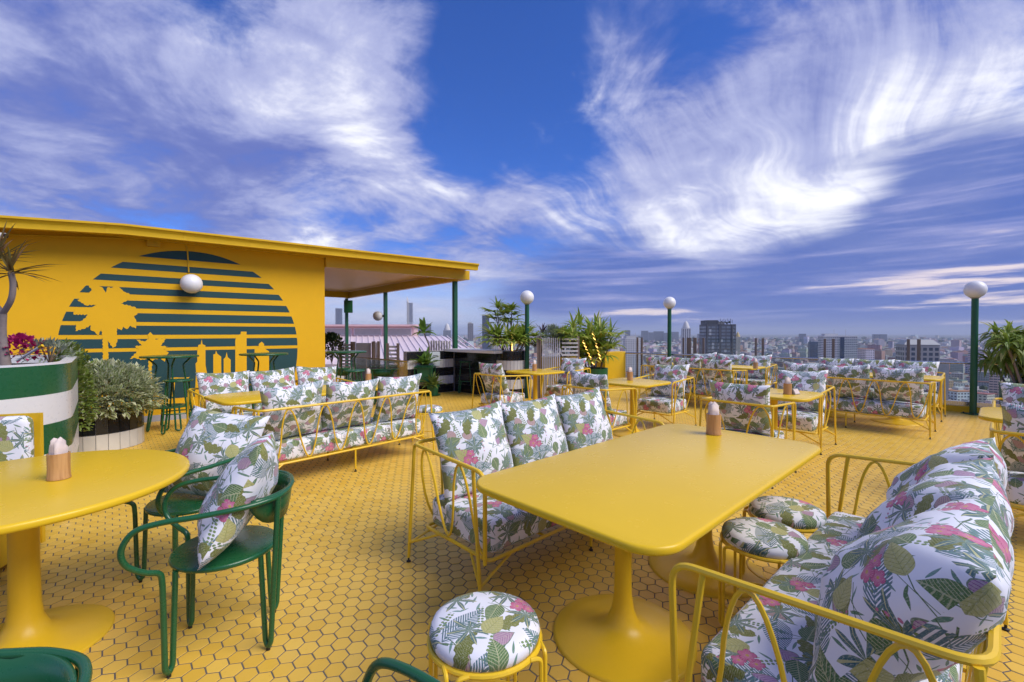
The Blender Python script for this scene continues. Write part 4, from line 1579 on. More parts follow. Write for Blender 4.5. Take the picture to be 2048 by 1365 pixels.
def make_green_chair():
    o = thing('green_chair', 'x', 'chair')
    g = M['green']
    mb = MB(); out = [(.222 * cos(a * pi / 24), .215 * sin(a * pi / 24)) for a in range(48)]
    mb.slab(out, .428, .452, .010, 3); mb.build('seat', g, o, 60)
    r = .0115
    for sg in (-1, 1):
        # one continuous tube: front hairpin foot, bulging front, arm, back
        P = [(sg * .150, .160, .43), (sg * .158, .172, .04), (sg * .172, .182, .014), (sg * .190, .190, .04), (sg * .200, .192, .40)]
        front = fillet(P, .02, 4)
        curve = smoothpath([(sg * .200, .192, .40), (sg * .205, .200, .455), (sg * .235, .245, .485), (sg * .262, .292, .535), (sg * .272, .302, .60), (sg * .276, .262, .665), (sg * .278, .18, .688), (sg * .276, .05, .693), (sg * .262, -.10, .700), (sg * .205, -.215, .706), (sg * .11, -.265, .709), (0, -.280, .710)], 6)
        mb = MB(); mb.tube(front + curve[1:], r, 10); mb.build('arm_tube', g, o, 60)
        mb = MB()
        mb.tube(fillet([(sg * .130, -.155, .43), (sg * .138, -.172, .04), (sg * .150, -.184, .014), (sg * .163, -.196, .04), (sg * .190, -.232, .706)], .02, 4), r, 10)
        mb.build('back_leg', g, o, 60)
        for x_, y_ in ((.172, .182), (.150, -.184)):
            mb = MB(); mb.lathe([(.009, 0), (.009, .012)], 8, (sg * x_, y_, 0)); mb.build('glide', M['dark'], o)
    # curved back plate
    vs = []
    n = 20
    for i in range(n + 1):
        a = radians(-90 - 62 + 124 * i / n)
        e = abs(i / n - .5) * 2
        hh = .135 * (1 - e ** 6 * .75)
        for z, dr in ((.712 - hh, -.022), (.712 - hh * .5, -.008), (.715, 0)):
            vs.append(((.268 + dr) * cos(a), (.268 + dr) * sin(a) - .008, z))
    fs = [(i * 3 + j, i * 3 + 3 + j, i * 3 + 4 + j, i * 3 + 1 + j) for i in range(n) for j in range(2)]
    mb = MB(); mb.add(vs, fs); bp = mb.build('backrest', g, o, 60)
    md = bp.modifiers.new('thick', 'SOLIDIFY'); md.thickness = .012; md.offset = 0
    return o


def make_high_table():
    o = thing('high_table', 'x', 'high table')
    g = M['green']
    mb = MB(); mb.slab([(.36 * cos(a * pi / 24), .36 * sin(a * pi / 24)) for a in range(48)], 1.072, 1.10, .010, 3); mb.build('tabletop', g, o, 60)
    for k in range(4):
        a = pi / 4 + k * pi / 2
        c, s = cos(a), sin(a)
        P = lambda r, z, w: (r * c - w * s, r * s + w * c, z)
        mb = MB(); mb.tube(fillet([P(.27, 1.075, -.03), P(.155, .96, -.03), P(.285, .03, -.034), P(.288, .014, 0), P(.285, .03, .034), P(.225, .36, .03)], .03, 4), .0125, 8)
        mb.build('leg', g, o)
    mb = MB(); mb.slab([(.24 * cos(a * pi / 16), .24 * sin(a * pi / 16)) for a in range(32)], .335, .352, .006, 2); mb.build('shelf', g, o, 60)
    return o


def make_high_stool():
    o = thing('bar_stool', 'x', 'bar stool')
    g = M['green']
    mb = MB(); mb.slab([(.185 * cos(a * pi / 20), .185 * sin(a * pi / 20)) for a in range(40)], .738, .762, .010, 3); mb.build('seat', g, o, 60)
    for k in range(4):
        a = pi / 4 + k * pi / 2
        c, s = cos(a), sin(a)
        P = lambda r, z, w: (r * c - w * s, r * s + w * c, z)
        mb = MB(); mb.tube(fillet([P(.145, .74, -.028), P(.225, .035, -.028), P(.229, .014, 0), P(.226, .035, .028), P(.178, .30, .024)], .025, 4), .0115, 8)
        mb.build('leg', g, o)
    mb = MB(); mb.tube([(.195 * cos(a * pi / 16), .195 * sin(a * pi / 16), .29) for a in range(32)], .009, 8, True); mb.build('foot_ring', g, o)
    return o


# ------------------------------------------------------------------ the long table and its seats
A_AZ = AZ(43.5)
ua = Vector((cos(A_AZ), sin(A_AZ))); va = Vector((-ua.y, ua.x))
tc = Vector((.854, 2.453))
place_table(tc.x, tc.y, A_AZ, 2.02, 1.0, ((-.45, 0), (.45, 0)), 'long yellow table between two three-seat sofas, with a single bamboo napkin cup', .14, .012)
h = on_z(1427, 869, .75)
holder(h.x, h.y, 'bamboo napkin cup standing alone on the long yellow table', .6, 1.3)
bl = on_z(825, 1130)
sA = Vector((bl.x, bl.y)) + ua * .955 - va * .33
place_seat(SOFA, sA.x, sA.y, A_AZ - pi / 2, 'yellow wire sofa with three upright pillows along the open side of the long table', '%s pillow of the sofa along the long table', 3, tilt=15, mid=0, ends=('towards the square tables', 'over the head stool'))
fb = on_z(1345, 1120, RZ); ff = on_z(1655, 908, RZ)
dB = (ff - fb); azB = atan2(dB.y, dB.x)
ub = Vector((cos(azB), sin(azB))); vb = Vector((-ub.y, ub.x))
sB = Vector((fb.x + ff.x, fb.y + ff.y)) / 2 - vb * .35
place_seat(SOFA, sB.x, sB.y, azB + pi / 2, 'yellow wire sofa with plump slumped pillows beside the two tucked-in stools', '%s plump pillow beside the tucked-in stools', 3, tilt=33, ends=('behind the thick bare arm rail', 'towards the table by the tub'), meshes=PIL_BIG, step=.575)
STOOL = make_stool()
s0 = on_z(970, 1240, .46)
STOOL.location = (s0.x, s0.y, 0); STOOL.rotation_euler = (0, 0, AZ(20)); STOOL['label'] = 'round leaf print stool at the head of the long table, on open tiles'
s1, s2, s3 = on_z(1527, 1064, .46), on_z(1573, 1015, .46), on_z(856, 815, .46)
dup(STOOL, (s1.x, s1.y, 0), AZ(50), 'round leaf print stool tucked under the long table, against the plump sofa seat')
dup(STOOL, (s2.x, s2.y, 0), AZ(10), 'round leaf print stool behind another stool at the far edge of the long table')
dup(STOOL, (s3.x, s3.y, 0), AZ(35), 'round leaf print stool at the end of the sofa pair by the mural')

# ------------------------------------------------------------------ round table with the green chairs
rt = thing('round_table', 'round yellow table surrounded by green tube chairs', 'table', (-2.24, 2.07, 0))
mb = MB(); mb.slab([(.625 * cos(a * pi / 32), .625 * sin(a * pi / 32)) for a in range(64)], .715, .75, .014, 4); mb.build('tabletop', M['table'], rt, 50)
mb = MB(); mb.lathe([(.31, 0), (.31, .006), (.30, .013), (.22, .022), (.14, .04), (.085, .075), (.062, .13), (.055, .2), (.052, .4), (.052, .69), (.07, .705), (.12, .7145)], 48)
mb.build('pedestal', M['table_base'], rt, 60)
h = on_z(118, 958, .75)
holder(h.x, h.y, 'bamboo napkin cup on the round yellow table', 1.0, 1.15)
GCH = make_green_chair()
GCH.location = (-1.335, 2.107, 0); GCH.rotation_euler = (0, 0, AZ(203) - pi / 2); GCH['label'] = 'green tube armchair with a tilted pillow, drawn up sideways to the round table'
dup(GCH, (-1.91, 2.69, 0), AZ(244) - pi / 2, 'green tube armchair with a square pillow, on the sofa side of the round table')
dup(GCH, (-1.11, .745, 0), AZ(-80) - pi / 2, 'green armchair with an empty curved back turned away from the round table')
dup(GCH, (-.25, .675, 0), AZ(146) - pi / 2, 'green armchair of which only a bent arm tube shows, before the stool')


def free_pillow(me, loc, ax, lean, roll, label):
    o = link('pillow', me)
    o.matrix_world = Matrix.Translation(loc) @ Matrix.Rotation(ax, 4, 'Z') @ Matrix.Rotation(pi / 2 + lean, 4, 'X') @ Matrix.Rotation(pi, 4, 'Y') @ Matrix.Rotation(roll, 4, 'Z')
    return tag(o, label, 'pillow')


free_pillow(PIL_SQ[0], (-1.335 + .055, 2.107 + .02, .700), AZ(203) - pi / 2, .48, .10, 'leaf print pillow leaning steeply in the green chair drawn up sideways')
free_pillow(PIL_SQ[1], (-1.81, 2.77, .700), AZ(262) - pi / 2, .34, -.10, 'leaf print pillow propped square in the green chair on the sofa side')

# ------------------------------------------------------------------ sofa pair by the mural
C_AZ = AZ(48)
uc = Vector((cos(C_AZ), sin(C_AZ))); vc = Vector((-uc.y, uc.x))
s2a, s2b = on_z(530, 823, RZB), on_z(855, 783, RZB)
m2 = Vector((s2a.x + s2b.x, s2a.y + s2b.y)) / 2
sC = m2 + vc * .35
place_seat(SOFA, sC.x, sC.y, C_AZ + pi / 2, 'yellow wire sofa with its back to the open floor, in the pair by the mural', '%s pillow of the mural pair sofa backing the open floor', 3, tilt=16, mid=2, ends=('behind the green chairs', 'towards the bar'))
tC = sC + vc * .83
place_table(tC.x, tC.y, C_AZ, 1.96, .84, ((-.45, 0), (.45, 0)), 'long yellow table between the sofa pair by the mural')
sD = tC + vc * .80
place_seat(SOFA, sD.x, sD.y, C_AZ - pi / 2, 'yellow wire sofa with its back towards the mural wall', '%s pillow of the sofa backing the mural wall', 3, tilt=15, mid=3, ends=('towards the bar', 'towards the striped cart'))
h = on_z(737, 764, .75)
holder(h.x, h.y, 'bamboo napkin cup on the long table by the mural', .3, 1.1)

# ------------------------------------------------------------------ armchairs round the small square tables
D_AZ = AZ(43)
ud = Vector((cos(D_AZ), sin(D_AZ)))


def two_chairs(c, lab, ca, cb, nap, off_a=.80, off_b=.84):
    place_table(c.x, c.y, D_AZ, .84, .84, ((0, 0),), lab, .16, .02)
    for off, faz, nm in ((-off_a, D_AZ, ca), (off_b, D_AZ + pi, cb)):
        if not nm: continue
        p_ = c + ud * off
        place_seat(CHAIR, p_.x, p_.y, faz, nm, nm.replace('yellow wire armchair', 'leaf print pillow in the armchair'), 1, tilt=20)
    return c


t3 = two_chairs(Vector((.42, 8.22)), 'square yellow table by the tiled round planter', 'yellow wire armchair turned to the tiled round planter', 'yellow wire armchair in front of the slatted screen', None)
t4 = two_chairs(Vector((1.72, 6.46)), 'square yellow table in the middle of the terrace, with a bamboo cup only', 'yellow wire armchair backing the long table, at the middle square table', 'yellow wire armchair facing the long table, at the middle square table', None)
t5 = two_chairs(Vector((3.03, 5.25)), 'square yellow table holding a bamboo cup and a small menu stand', 'yellow wire armchair backing the long table, at the menu stand table', 'yellow wire armchair facing the long table, at the menu stand table', None)
t8 = two_chairs(Vector((4.42, 3.70)), 'square yellow table by the leafy green tub', 'yellow wire armchair backing the plump sofa, by the green tub table', 'yellow wire armchair between its table and the leafy green tub', None)
for px, py, lb in ((1069, 742, 'bamboo napkin cup on the table by the tiled planter'), (1260, 761, 'bamboo napkin cup on the middle square table'), (1575, 789, 'bamboo napkin cup beside the small menu stand'), (1511, 738, 'bamboo napkin cup on the far sofa table'), ):
    h = on_z(px, py, .75)
    holder(h.x, h.y, lb, .4, 1.15)
h = on_z(1590, 789, .75)
ms = thing('menu_stand', 'small grey wedge menu stand on the square table', 'menu stand', (h.x, h.y, .752), .5)
mb = MB(); mb.add([(-.05, -.03, 0), (.05, -.03, 0), (.05, .03, 0), (-.05, .03, 0), (-.05, .0, .062), (.05, .0, .062), (.05, .012, .062), (-.05, .012, .062)], [(0, 3, 2, 1), (0, 1, 5, 4), (1, 2, 6, 5), (2, 3, 7, 6), (3, 0, 4, 7), (4, 5, 6, 7)])
mb.build('wedge', M['slate'], ms, 0)
mb = MB(); mb.add([(-.042, -.0302, .008), (.042, -.0302, .008), (.042, -.0062, .056), (-.042, -.0062, .056)], [(0, 1, 2, 3)]); mb.build('card', M['napkin'], ms, 0)

# ------------------------------------------------------------------ the two far sofa groups
E_AZ = AZ(43)
ue = Vector((cos(E_AZ), sin(E_AZ))); we = Vector((ue.y, -ue.x))
for (c, na, nb, tl, pa, pb_, ea, eb) in (
        (Vector((3.62, 9.16)), 'far yellow wire sofa backing the middle tables, under the lamp post by the dark tower', 'far yellow wire sofa against the glass, facing the middle tables', 'long yellow table of the far sofa group by the lamp post',
         '%s pillow of the far sofa backing the middle tables', '%s pillow of the far sofa against the glass', ('by the palm pot', 'by the menu stand table'), ('by the kerb sofa', 'by the lamp post')),
        (Vector((5.28, 7.08)), 'yellow wire sofa with a bare rear frame facing the white office block', 'yellow wire sofa by the kerb, half hidden behind another sofa', 'long yellow table whose end shows past the rear framed sofa',
         '%s pillow of the sofa with the bare rear frame', '%s pillow of the kerb sofa', ('by the far sofa group', 'on the lamp post side'), ('by the lamp post', 'by the far sofa group'))):
    place_seat(SOFA, c.x, c.y, E_AZ, na, pa, 3, tilt=16, ends=ea)
    tt = c + ue * .86
    place_table(tt.x, tt.y, E_AZ + pi / 2, 1.98, .84, ((-.45, 0), (.45, 0)), tl)
    sb = tt + ue * .84
    place_seat(SOFA, sb.x, sb.y, E_AZ + pi, nb, pb_, 3, tilt=16, ends=eb)

# ------------------------------------------------------------------ green high tables along the mural
HT = make_high_table()
HT.location = (-5.10, 6.78, 0); HT.rotation_euler = (0, 0, AZ(10)); HT['label'] = 'green high table with a bar stool before it, at the palm of the mural'
dup(HT, (-4.10, 7.52, 0), AZ(25), 'green high table before the painted towers of the mural')
dup(HT, (-3.06, 8.40, 0), AZ(15), 'green high table past the end of the mural wall')
HS = make_high_stool()
HS.location = (-4.84, 6.58, 0); HS.rotation_euler = (0, 0, AZ(30)); HS['label'] = 'green bar stool pushed under the high table at the mural palm'
dup(HS, (-5.62, 6.42, 0), AZ(5), 'green bar stool half hidden by the variegated shrub')
dup(HS, (-2.86, 8.22, 0), AZ(40), 'green bar stool under the high table past the mural wall')
p = on_z(933, 786); dup(HS, (p.x, p.y, 0), AZ(0), 'green bar stool at the black tiled bar, beside the corner')
p = on_z(982, 791); dup(HS, (p.x - .03, p.y, 0), AZ(30), 'green bar stool at the black tiled bar, beside the round planter')
dup(GCH, (-2.62, 9.25, 0), AZ(100) - pi / 2, 'green armchair by the glass rail past the mural wall')
dup(GCH, (-3.35, 9.35, 0), AZ(60) - pi / 2, 'green armchair behind the high table past the mural wall')


# ------------------------------------------------------------------ plants
def blade(mb, base, d, L, W, droop=.6, segs=4, shape='strap', fold=.25, rnd=random):
    """One leaf blade: a folded ribbon that bends towards the ground."""
    d = Vector(d).normalized()
    p = Vector(base)
    side = d.cross(Vector((0, 0, 1)))
    if side.length < 1e-3: side = Vector((1, 0, 0))
    side.normalize()
    vs, fs, uvs = [], [], []
    for i in range(segs + 1):
        t_ = i / segs
        if shape == 'strap': w = W * (0.55 + 0.45 * min(1, t_ * 4)) * (1 - max(0, (t_ - .45) / .55) ** 1.6)
        else: w = W * sin(pi * min(1, (.08 + .92 * t_)) ** .85) ** .8 if t_ < 1 else 0
        up = side.cross(d)
        w = max(w, W * .04)
        vs += [p - side * w / 2 + up * w * fold, p, p + side * w / 2 + up * w * fold]
        if i < segs:
            p = p + d * (L / segs)
            d = (d + Vector((0, 0, -droop / segs))).normalized()
    for i in range(segs):
        a = i * 3
        fs += [(a, a + 1, a + 4, a + 3), (a + 1, a + 2, a + 5, a + 4)]
        u0, u1 = i / segs, (i + 1) / segs
        uvs += [[(0, u0), (.5, u0), (.5, u1), (0, u1)], [(.5, u0), (1, u0), (1, u1), (.5, u1)]]
    mb.add(vs, fs, uvs)


def rdir(rnd, el0, el1):
    a, e = rnd.uniform(0, 2 * pi), radians(rnd.uniform(el0, el1))
    return Vector((cos(a) * cos(e), sin(a) * cos(e), sin(e)))


def fan_palm(o, c, stems, h0, h1, leaves, R, rnd, W=.032, L=.34, spread=.30, mat='palm_leaf'):
    """Lady palm: thin canes, each with a head of fan-shaped leaves."""
    mbS, mbL = MB(), MB()
    for s in range(stems):
        a = rnd.uniform(0, 2 * pi)
        rr = R * sqrt(rnd.random())
        b0 = Vector((c[0] + rr * cos(a) * .6, c[1] + rr * sin(a) * .6, c[2]))
        h = rnd.uniform(h0, h1)
        tp = b0 + Vector((cos(a) * spread * rr / R * h, sin(a) * spread * rr / R * h, h))
        mbS.tube(smoothpath([b0, b0.lerp(tp, .5) + Vector((rnd.uniform(-.03, .03), rnd.uniform(-.03, .03), 0)), tp], 3), .011, 5)
        for k in range(leaves):
            d = rdir(rnd, -12, 72)
            st = b0.lerp(tp, rnd.uniform(.72, 1.0))
            pl_ = rnd.uniform(.10, .24)
            e = st + d * pl_
            mbS.tube([st, st + d * pl_ * .5 + Vector((0, 0, .01)), e], .0035, 3)
            side = d.cross(Vector((0, 0, 1))).normalized()
            up = side.cross(d)
            nb = rnd.randint(7, 10)
            for q in range(nb):
                an = radians(-78 + 156 * q / (nb - 1))
                dd = d * cos(an) + side * sin(an) + up * .18
                blade(mbL, e, dd, L * rnd.uniform(.75, 1.1) * (.75 + .25 * cos(an)), W, rnd.uniform(.55, 1.3), 3, 'strap', .2, rnd)
    mbS.build('stem', M['stem'], o)
    mbL.build('foliage', M[mat], o, 0)


def rosette(mb, c, n, L, W, el0, el1, droop, rnd, shape='strap', segs=5):
    for k in range(n):
        blade(mb, Vector(c) + Vector((rnd.uniform(-.01, .01), rnd.uniform(-.01, .01), rnd.uniform(-.03, .02))), rdir(rnd, el0, el1), L * rnd.uniform(.7, 1.1), W * rnd.uniform(.8, 1.1), droop * rnd.uniform(.6, 1.4), segs, shape, .22, rnd)


def shrub(o, c, rx, ry, rz, n, L, W, mat, rnd, shape='leaf', stems=True, name='foliage', up=.5):
    mb, ms_ = MB(), MB()
    for i in range(n):
        d = rdir(rnd, -35, 90)
        k = rnd.uniform(.35, 1.0) ** .5
        lump = 1 + .18 * mnoise.noise(Vector(d) * 2.3 + Vector((c[0], c[1], 3)))
        p = Vector((c[0] + d.x * rx * k * lump, c[1] + d.y * ry * k * lump, c[2] + d.z * rz * k * lump))
        blade(mb, p, d + Vector((rnd.uniform(-.7, .7), rnd.uniform(-.7, .7), rnd.uniform(-.2, .9) * up * 2)), L * rnd.uniform(.6, 1.15), W * rnd.uniform(.8, 1.2), rnd.uniform(.2, .9), 2, shape, .2, rnd)
    if stems:
        for i in range(9):
            d = rdir(rnd, 30, 85)
            ms_.tube([(c[0], c[1], c[2] - rz * .9), (c[0] + d.x * rx * .8, c[1] + d.y * ry * .8, c[2] + d.z * rz * .7)], .006, 4)
        ms_.build('stem', M['stem'], o)
    mb.build(name, M[mat], o, 0)


def tiled_drum(o, R, rows, th, n=26, top=True):
    """Round planter clad in upright black and white tiles, one row above the other."""
    mb = MB(); mb.lathe([(R - .012, 0), (R - .012, th * len(rows) + .004), (R - .05, th * len(rows) + .004), (R - .05, th * len(rows) - .08)], 40, (0, 0, 0), False, True); mb.build('drum', M['pale_grout'], o, 50)
    w = 2 * pi * R / n
    for i, cname in enumerate(rows):
        me = None
        for k in range(n):
            if me is None:
                t1 = MB(); t1.box(0, 0, 0, .016, w - .006, th - .006); me = t1.mesh('tile', M[cname], 0)
            a = 2 * pi * k / n
            link('tile', me, o, ((R - .008) * cos(a), (R - .008) * sin(a), th * (i + .5)), (0, 0, a))


def lamp_post(px, py, label, zc=2.22, r=.153):
    p = on_z(px, py)
    o = thing('lamp_post', label, 'lamp post', (p.x, p.y, 0))
    mb = MB(); mb.tube([(0, 0, .01), (0, 0, zc - r * .9)], .048, 20); mb.build('pole', M['green_post'], o)
    mb = MB(); mb.box(0, 0, .007, .22, .22, .014); bp = mb.build('base_plate', M['green_post'], o, 0)
    for a, c in ((-1, -1), (1, -1), (1, 1), (-1, 1)):
        mb = MB(); mb.lathe([(.012, .014), (.012, .032), (.006, .034)], 6, (a * .085, c * .085, 0)); mb.build('bolt', M['dark'], bp)
    mb = MB(); mb.lathe([(.05, zc - r * 1.02), (.062, zc - r * .97), (.07, zc - r * .9)], 20); mb.build('collar', M['grey_metal'], o)
    mb = MB(); mb.sphere((0, 0, zc), r, 32, 20); mb.build('globe', M['opal'], o)
    return o


lamp_post(1054, 796, 'green lamp post with a white globe beside the tiled round planter')
lamp_post(1338, 779, 'green lamp post with a white globe next to the dark glass tower', 2.20)
lamp_post(1946, 829, 'green lamp post with a white globe by the leafy tub at the kerb', 2.20)

# tiled drum with lady palms
rnd = random.Random(5)
dp = on_z(1021, 798)
o = thing('tiled_planter', 'round planter in bands of black and white tiles holding lady palms', 'planter', (dp.x, dp.y + .30, 0))
tiled_drum(o, .325, ['black_tile', 'white_tile', 'black_tile', 'white_tile', 'black_tile'], .208, 26)
mb = MB(); mb.lathe([(.001, .97), (.272, .97)], 24, (0, 0, 0), False, False); mb.build('soil', M['soil'], o)
fan_palm(o, (0, 0, .96), 10, .15, .45, 6, .28, rnd, .056, .42, .9)
fan_palm(o, (-.02, 0, .96), 4, .78, 1.0, 7, .24, rnd, .048, .30, .22)
mb = MB(); mb.tube([(.04, -.05, .98), (.03, -.06, 1.55)], .014, 6); mb.build('rope_light', M['fairy'], o)

# big green pot with lit lady palms
gp = on_z(1192, 790)
o = thing('palm_pot', 'large plain green pot with bushy lady palms wound with warm rope lights', 'potted plant', (gp.x, gp.y + .3, 0))
mb = MB(); mb.lathe([(.30, 0), (.325, .03), (.33, .57), (.335, .60), (.31, .60), (.30, .54)], 36); mb.build('pot', M['green_pot'], o)
mb = MB(); mb.lathe([(.001, .55), (.30, .55)], 24, (0, 0, 0), False, False); mb.build('soil', M['soil'], o)
fan_palm(o, (0, 0, .55), 17, .25, 1.02, 6, .36, rnd, .062, .43, .55)
for a, c in (((-.08, -.46, .70), (-.34, -.47, 1.26)), ((.08, -.46, .80), (-.12, -.47, 1.46))):
    mb = MB()
    A, C = Vector(a), Vector(c)
    mb.tube([A.lerp(C, i / 24) + Vector((sin(i * 1.9) * .012, cos(i * 1.9) * .012, 0)) for i in range(25)], .011, 6); mb.build('rope_light', M['fairy'], o)
    mb = MB(); mb.tube([A, C], .012, 6); mb.build('stem', M['stem'], o)

# slatted screen with planting behind it
sx0, sx1, sY = (1079 - 1024) / FPX * 9.9, (1153 - 1024) / FPX * 9.9, 9.85
o = thing('slatted_screen', 'pale metal screen of upright, level and curved slats between brown posts', 'screen', (0, sY, 0))
W_ = sx1 - sx0
for x in (sx0 - .03, sx0 + .01, sx1 + .03):
    mb = MB(); mb.box(x, .03, .68, .055, .06, 1.36); mb.build('post', M['brown_metal'], o, 0)
for i in range(9):
    mb = MB(); mb.box(sx0 + .07 + i * .045, 0, .68, .022, .03, 1.30); mb.build('slat', M['pale_metal'], o, 0)
for i in range(9):
    mb = MB(); mb.box(sx0 + .49 + .185 * .9, 0, 1.30 - i * .085, .35, .03, .04); mb.build('slat', M['pale_metal'], o, 0)
for i in range(5):
    r_ = .14 + .065 * i
    mb = MB(); mb.tube([(sx1 - .005 - r_ * sin(a * pi / 24), -.002, .18 + r_ * cos(a * pi / 24)) for a in range(13)], .014, 6); mb.build('slat', M['pale_metal'], o)
mb = MB(); mb.box((sx0 + sx1) / 2 + .05, .36, .45, W_ + .1, .5, .9); mb.build('planter_box', M['trim_yellow'], o, 0)
o = thing('bush', 'soft silver grey bush growing above the slatted screen', 'plant', ((sx0 + sx1) / 2 - .08, sY + .4, .9))
shrub(o, (0, 0, .36), .30, .22, .34, 1500, .075, .012, 'silver_leaf', rnd, 'strap')
o = thing('purple_plant', 'purple spiky cordyline rising over the silver bush', 'plant', (sx0 + .05, sY + .5, .9))
mb = MB(); mb.tube([(.02, 0, 0), (.05, 0, .45)], .012, 5); mb.build('stem', M['stem'], o)
mb = MB(); rosette(mb, (.05, 0, .52), 22, .32, .035, -10, 85, .7, rnd); rosette(mb, (-.12, 0, .25), 18, .3, .03, -10, 85, .7, rnd); mb.build('foliage', M['purple_leaf'], o, 0)
o = thing('lady_palm', 'lady palm arching over the end of the slatted screen', 'plant', (sx1 - .14, sY + .42, .9))
fan_palm(o, (0, 0, 0), 8, .2, .48, 6, .24, rnd, .058, .40, .7)
# yellow wall stub
p = on_z(1231, 775)
mb = MB(); mb.slab(rrect(.9, .30, .02, 2), 0, .93, .01, 1)
o = mb.build('yellow_wall', M['trim_yellow'], None, 30); o.location = (p.x - .05, p.y + .3, 0); o.rotation_euler = (0, 0, AZ(40))
tag(o, 'plain yellow wall stub behind the palm pot', 'wall')

# ------------------------------------------------------------------ tiled bar
bc = on_z(907, 783)
B0 = Vector((bc.x, bc.y, 0))
bu = Vector((cos(AZ(42)), sin(AZ(42)), 0)); bv = Vector((cos(AZ(-45)), sin(AZ(-45)), 0))
o = thing('bar_counter', 'black tiled bar counter with a pale top and white tile bands on its side wall', 'bar counter')
rows = ['black_tile', 'white_tile', 'black_tile', 'white_tile', 'black_tile']


def tiled_face(par, p0, d, nrm, length, rows, tw=.075, th=.2):
    n = int(length / tw)
    rz = atan2(d.y, d.x)
    for i, cname in enumerate(rows):
        t1 = MB(); t1.box(0, 0, 0, tw - .006, .014, th - .006)
        me = t1.mesh('tile', M[cname], 0)
        for k in range(n):
            q = p0 + d * (tw * (k + .5)) + nrm * .004
            link('tile', me, par, (q.x, q.y, th * (i + .5) + .005), (0, 0, rz))


nu = Vector((bu.y, -bu.x, 0)); nv = Vector((-bv.y, bv.x, 0))
if nv.y > 0: nv = -nv
ew = B0 - bu * 1.28
mb = MB(); mb.beam(ew - nu * .075 + Vector((0, 0, .505)), B0 - nu * .075 + Vector((0, 0, .505)), .15, 1.01); mb.build('side_wall', M['pale_grout'], o, 0)
tiled_face(o, ew, bu, nu, 1.28, rows)
be = B0 + bv * 1.75
mb = MB(); mb.beam(B0 - nv * .125 + Vector((0, 0, .49)) - bv * .2, be - nv * .12 + Vector((0, 0, .49)), .18, .98); mb.build('body', M['pale_grout'], o, 0)
tiled_face(o, B0 + nv * -.03 + bv * .02, bv, nv, 1.70, ['black_tile'] * 5, .075, .195)
mb = MB(); mb.beam(B0 - nv * .05 + Vector((0, 0, 1.02)) - bv * .02, be - nv * .05 + Vector((0, 0, 1.02)), .62, .06); mb.build('counter_top', M['opal'], o, 0)
# notice board on the side wall
sg = ew + bu * .72 + nu * .03
nb = thing('notice_board', 'small white rounded notice board fixed on the tiled bar wall', 'sign', (sg.x, sg.y, .82), atan2(bu.y, bu.x))
mb = MB(); vs = [(x, -.006, z) for x, z in rrect(.30, .34, .03, 4)] + [(x, .006, z) for x, z in rrect(.30, .34, .03, 4)]
n = len(vs) // 2
mb.add(vs, [tuple(range(n - 1, -1, -1))[::-1], tuple(range(n, 2 * n))[::-1]] + [(i, n + i, n + (i + 1) % n, (i + 1) % n) for i in range(n)]); mb.build('board', paint('notice_white', (.55, .60, .62), .4, .05), nb, 0)
for z, w in ((.08, .13), (.05, .16), (-.03, .12), (-.06, .09)):
    mb = MB(); mb.box(.02, -.008, z, w, .003, .012); mb.build('print_line', M['dark'], nb, 0)
# thin fins standing on the bar wall
fn = thing('bar_fins', 'row of slim grey upright fins above the tiled bar wall', 'screen')
for i in range(8):
    q = B0 - nu * .3 + bv * (-.5 + i * .11) - bu * (0.1)
    mb = MB(); mb.box(q.x, q.y, .62, .03, .05, 1.24, .6); mb.build('slat', M['grey_metal'], fn, 0)

# ------------------------------------------------------------------ gates and glass past the mural wall
def gate(px0, px1, py, Y, kind, label, n, zt=1.2):
    a, c = at_y(px0, py, Y), at_y(px1, py, Y)
    zt = a.z
    o = thing('slatted_gate', label, 'gate', (a.x, Y, 0))
    w = c.x - a.x
    for x in (0, w):
        mb = MB(); mb.box(x, 0, zt / 2, .06, .06, zt); mb.build('post', M['brown_metal'], o, 0)
    for i in range(n):
        mb = MB()
        if kind == 'v': mb.box(.05 + (w - .1) * (i + .5) / n, 0, zt / 2, .022, .02, zt - .06)
        else: mb.box(w / 2, 0, .12 + (zt - .16) * (i + .5) / n, w - .07, .02, (zt - .16) / n * .55)
        mb.build('slat', M['grey_metal'], o, 0)
    return o


gate(681, 704, 684, 11.6, 'h', 'grey gate of level slats beside the mural wall corner', 13)
gate(708, 746, 684, 11.5, 'v', 'grey gate of close upright slats in the middle of the fence', 14)
gate(748, 757, 683, 11.4, 'v', 'narrow brown gate post panel with a single slat', 1)
gate(775, 796, 687, 11.1, 'h', 'grey gate of level slats next to the potted plumeria', 11)
gr = thing('glass_rail', 'clear glass panel rail sloping with the stairs past the mural wall', 'railing')
a, c = on_z(698, 714, .9), on_z(816, 724, .9)
mb = MB(); mb.tube([a, c], .018, 8); mb.build('handrail', M['steel'], gr)
for i in range(3):
    p0, p1 = a.lerp(c, i / 3 + .01), a.lerp(c, (i + 1) / 3 - .01)
    mb = MB(); mb.beam((p0.x, p0.y, .45), (p1.x, p1.y, .45), .012, .86); mb.build('glass_panel', M['glass'], gr, 0)
# dark bush against the corner of the mural wall
p = at_y(672, 705, 10.6)
o = thing('bush', 'dark glossy bush in a white pot by the corner of the mural wall', 'plant', (p.x - .1, 10.6, 0))
shrub(o, (0, 0, 1.05), .30, .30, .36, 900, .09, .045, 'dark_leaf', rnd, 'leaf')
mb = MB(); mb.lathe([(.22, 0), (.26, .02), (.28, .62), (.25, .62), (.24, .55)], 24); mb.build('pot', M['white'], o)

